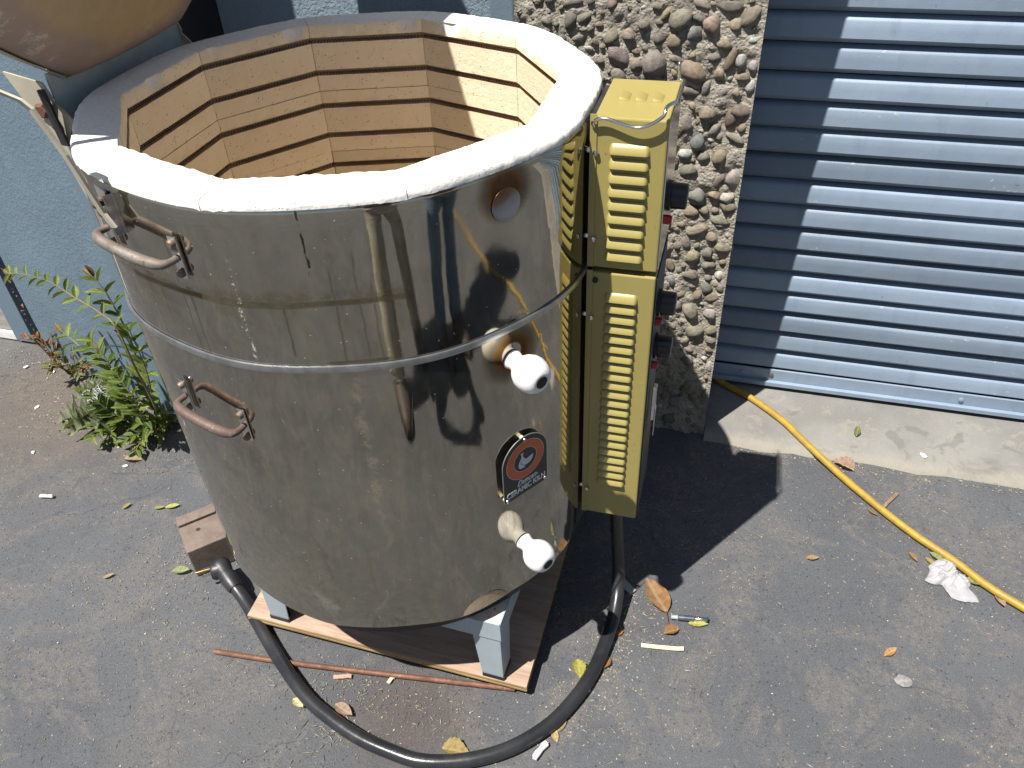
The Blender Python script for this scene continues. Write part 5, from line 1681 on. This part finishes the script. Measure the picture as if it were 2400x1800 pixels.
def person(label, feet, pelvis, chest, head, hands, elbows, facing, trousers, face_dir):
    pel = Vector(pelvis); ch = Vector(chest); hd = Vector(head)
    f = Vector((math.cos(D(facing)), math.sin(D(facing)), 0)); rt = Vector((f.y, -f.x, 0))
    base = Vector((pel.x, pel.y, 0))
    sh = [ch+rt*.17*s+Vector((0, 0, .10)) for s in (-1, 1)]
    neck = ch.lerp(hd, .55)+Vector((0, 0, .02))
    N = {'pelvis': (pel, .105), 'belly': (pel.lerp(ch, .5), (.125, .10)), 'chest': (ch, (.14, .105)), 'neck': (neck, .052), 'head0': (hd+Vector((0, 0, -.06)), .068), 'head': (hd+Vector((0, 0, .04)), .088), 'nose': (hd+Vector(face_dir)*.10+Vector((0, 0, -.01)), .016)}
    E_ = [('pelvis', 'belly'), ('belly', 'chest'), ('chest', 'neck'), ('neck', 'head0'), ('head0', 'head'), ('head0', 'nose')]
    S = {'belly': (pel.lerp(ch, .25), (.15, .125)), 'chest': (ch, (.165, .13)), 'collar': (ch+Vector((0, 0, .13)), .075)}
    SE = [('belly', 'chest'), ('chest', 'collar')]
    T = {'pelvis': (pel, (.15, .125))}
    TE = []
    for i, s in enumerate((-1, 1)):
        ft = Vector(feet[i]); hip = pel+rt*.09*s+Vector((0, 0, -.07)); knee = hip.lerp(ft, .52)+f*.03; ank = Vector((ft.x, ft.y, .09))-f*.03
        N.update({f'hip{i}': (hip, .085), f'knee{i}': (knee, .055), f'ank{i}': (ank, .032), f'toe{i}': (ank+f*.10+Vector((0, 0, -.055)), .018)})
        E_ += [('pelvis', f'hip{i}'), (f'hip{i}', f'knee{i}'), (f'knee{i}', f'ank{i}'), (f'ank{i}', f'toe{i}')]
        T.update({f'hip{i}': (hip, .105), f'mid{i}': (hip.lerp(knee, .6), .088), f'knee{i}': (knee, .076), f'shin{i}': (knee.lerp(ank, .6), .074), f'hem{i}': (ank+Vector((0, 0, -.065)), .082)})
        TE += [('pelvis', f'hip{i}'), (f'hip{i}', f'mid{i}'), (f'mid{i}', f'knee{i}'), (f'knee{i}', f'shin{i}'), (f'shin{i}', f'hem{i}')]
        el = Vector(elbows[i]); ha = Vector(hands[i]); wr = el.lerp(ha, .82)
        N.update({f'sh{i}': (sh[i], .06), f'el{i}': (el, .04), f'wr{i}': (wr, .027), f'palm{i}': (ha, (.036, .018))})
        E_ += [('chest', f'sh{i}'), (f'sh{i}', f'el{i}'), (f'el{i}', f'wr{i}'), (f'wr{i}', f'palm{i}')]
        dirn = (ha-wr).normalized()
        sd = dirn.cross(Vector((0, 0, 1))); sd = sd.normalized() if sd.length > .05 else rt
        dn = sd.cross(dirn)*(1 if sd.cross(dirn).z < 0 else -1)
        for k, (o_, L) in enumerate(((-.026, .060), (-.009, .072), (.009, .068), (.026, .052))):
            p0 = ha+dirn*.03+sd*o_
            N.update({f'k{i}{k}': (p0, .0095), f'm{i}{k}': (p0+dirn*L*.5+dn*.006, .0088), f't{i}{k}': (p0+dirn*L*.85+dn*.028, .008)})
            E_ += [(f'palm{i}', f'k{i}{k}'), (f'k{i}{k}', f'm{i}{k}'), (f'm{i}{k}', f't{i}{k}')]
        th = ha-dirn*.005-sd*.034*s
        N.update({f'th{i}': (th, .0105), f'tt{i}': (th+dirn*.04-sd*.012*s, .009)})
        E_ += [(f'palm{i}', f'th{i}'), (f'th{i}', f'tt{i}')]
        S.update({f'sh{i}': (sh[i], .078), f'el{i}': (sh[i].lerp(el, .85), .055)})
        SE += [('chest', f'sh{i}'), (f'sh{i}', f'el{i}')]
    body = skin_obj('person', N, E_, 'skin', None, base)
    tag(body, label, 'person')
    skin_obj('trousers', T, TE, trousers, body, base)
    skin_obj('shirt', S, SE, 'dark_shirt', body, base)
    for i in range(2):
        ft = Vector(feet[i]); a = Vector((ft.x, ft.y, 0))
        b = MB()
        def fn(u, v):
            t = v; an = 2*PI*u
            L = -.10+.275*t
            w = .062*math.sin(PI*min(1, .12+t*.86))**.45
            h = .105-.05*t if t < .95 else .035
            c, s_ = math.cos(an), math.sin(an)
            return a+f*L+rt*(w*c)+Vector((0, 0, max(0, h*.5+h*.5*s_)))
        b.grid(fn, 18, 14, wrap=True)
        b.build('shoe', 'shoe', body, smooth=60)
    b = MB(); fd = Vector(face_dir)
    b.lathe([(.0, .125), (.05, .115), (.085, .08), (.098, .03), (.096, -.02), (.085, -.05)], 20, Matrix.Translation(hd+Vector((0, 0, .03))-fd*.022), cap=False)
    b.build('hair', 'hair', body, smooth=60)
    return body

cb = CAMLOC-cF*.055
cb_obj = MB()
rotc = Matrix((cR, cU, -cF)).transposed()
cb_obj.box(cb, (.10, .06, .026), rotc)
cb_obj.tube([cb+cF*.012, cb+cF*.030], .022, 18)
o = cb_obj.build('compact_camera', 'black_plastic', loc=cb, bevel=.002)
tag(o, 'small compact camera held by the photographer mirrored in the kiln', 'camera')
person('person in stone trousers and brown shoes taking the photo, mirrored in the kiln', [(.035, -.105, 0), (.42, -.17, 0)], (.25, -.30, .88), (.22, -.30, 1.22), (.10, -.27, 1.56),
       [cb-cR*.075-cF*.02, cb+cR*.075-cF*.02], [(-.08, -.24, 1.16), (.36, -.12, 1.14)], 112, 'khaki', cF)
person('person in blue jeans standing to the right, mirrored in the kiln', [(.625, .13, 0), (.775, .285, 0)], (.74, .20, .93), (.76, .18, 1.28), (.75, .20, 1.64),
       [(.62, .42, 1.02), (.92, .40, .95)], [(.60, .16, 1.10), (.98, .16, 1.08)], 118, 'denim', Vector((-.42, .78, -.46)))
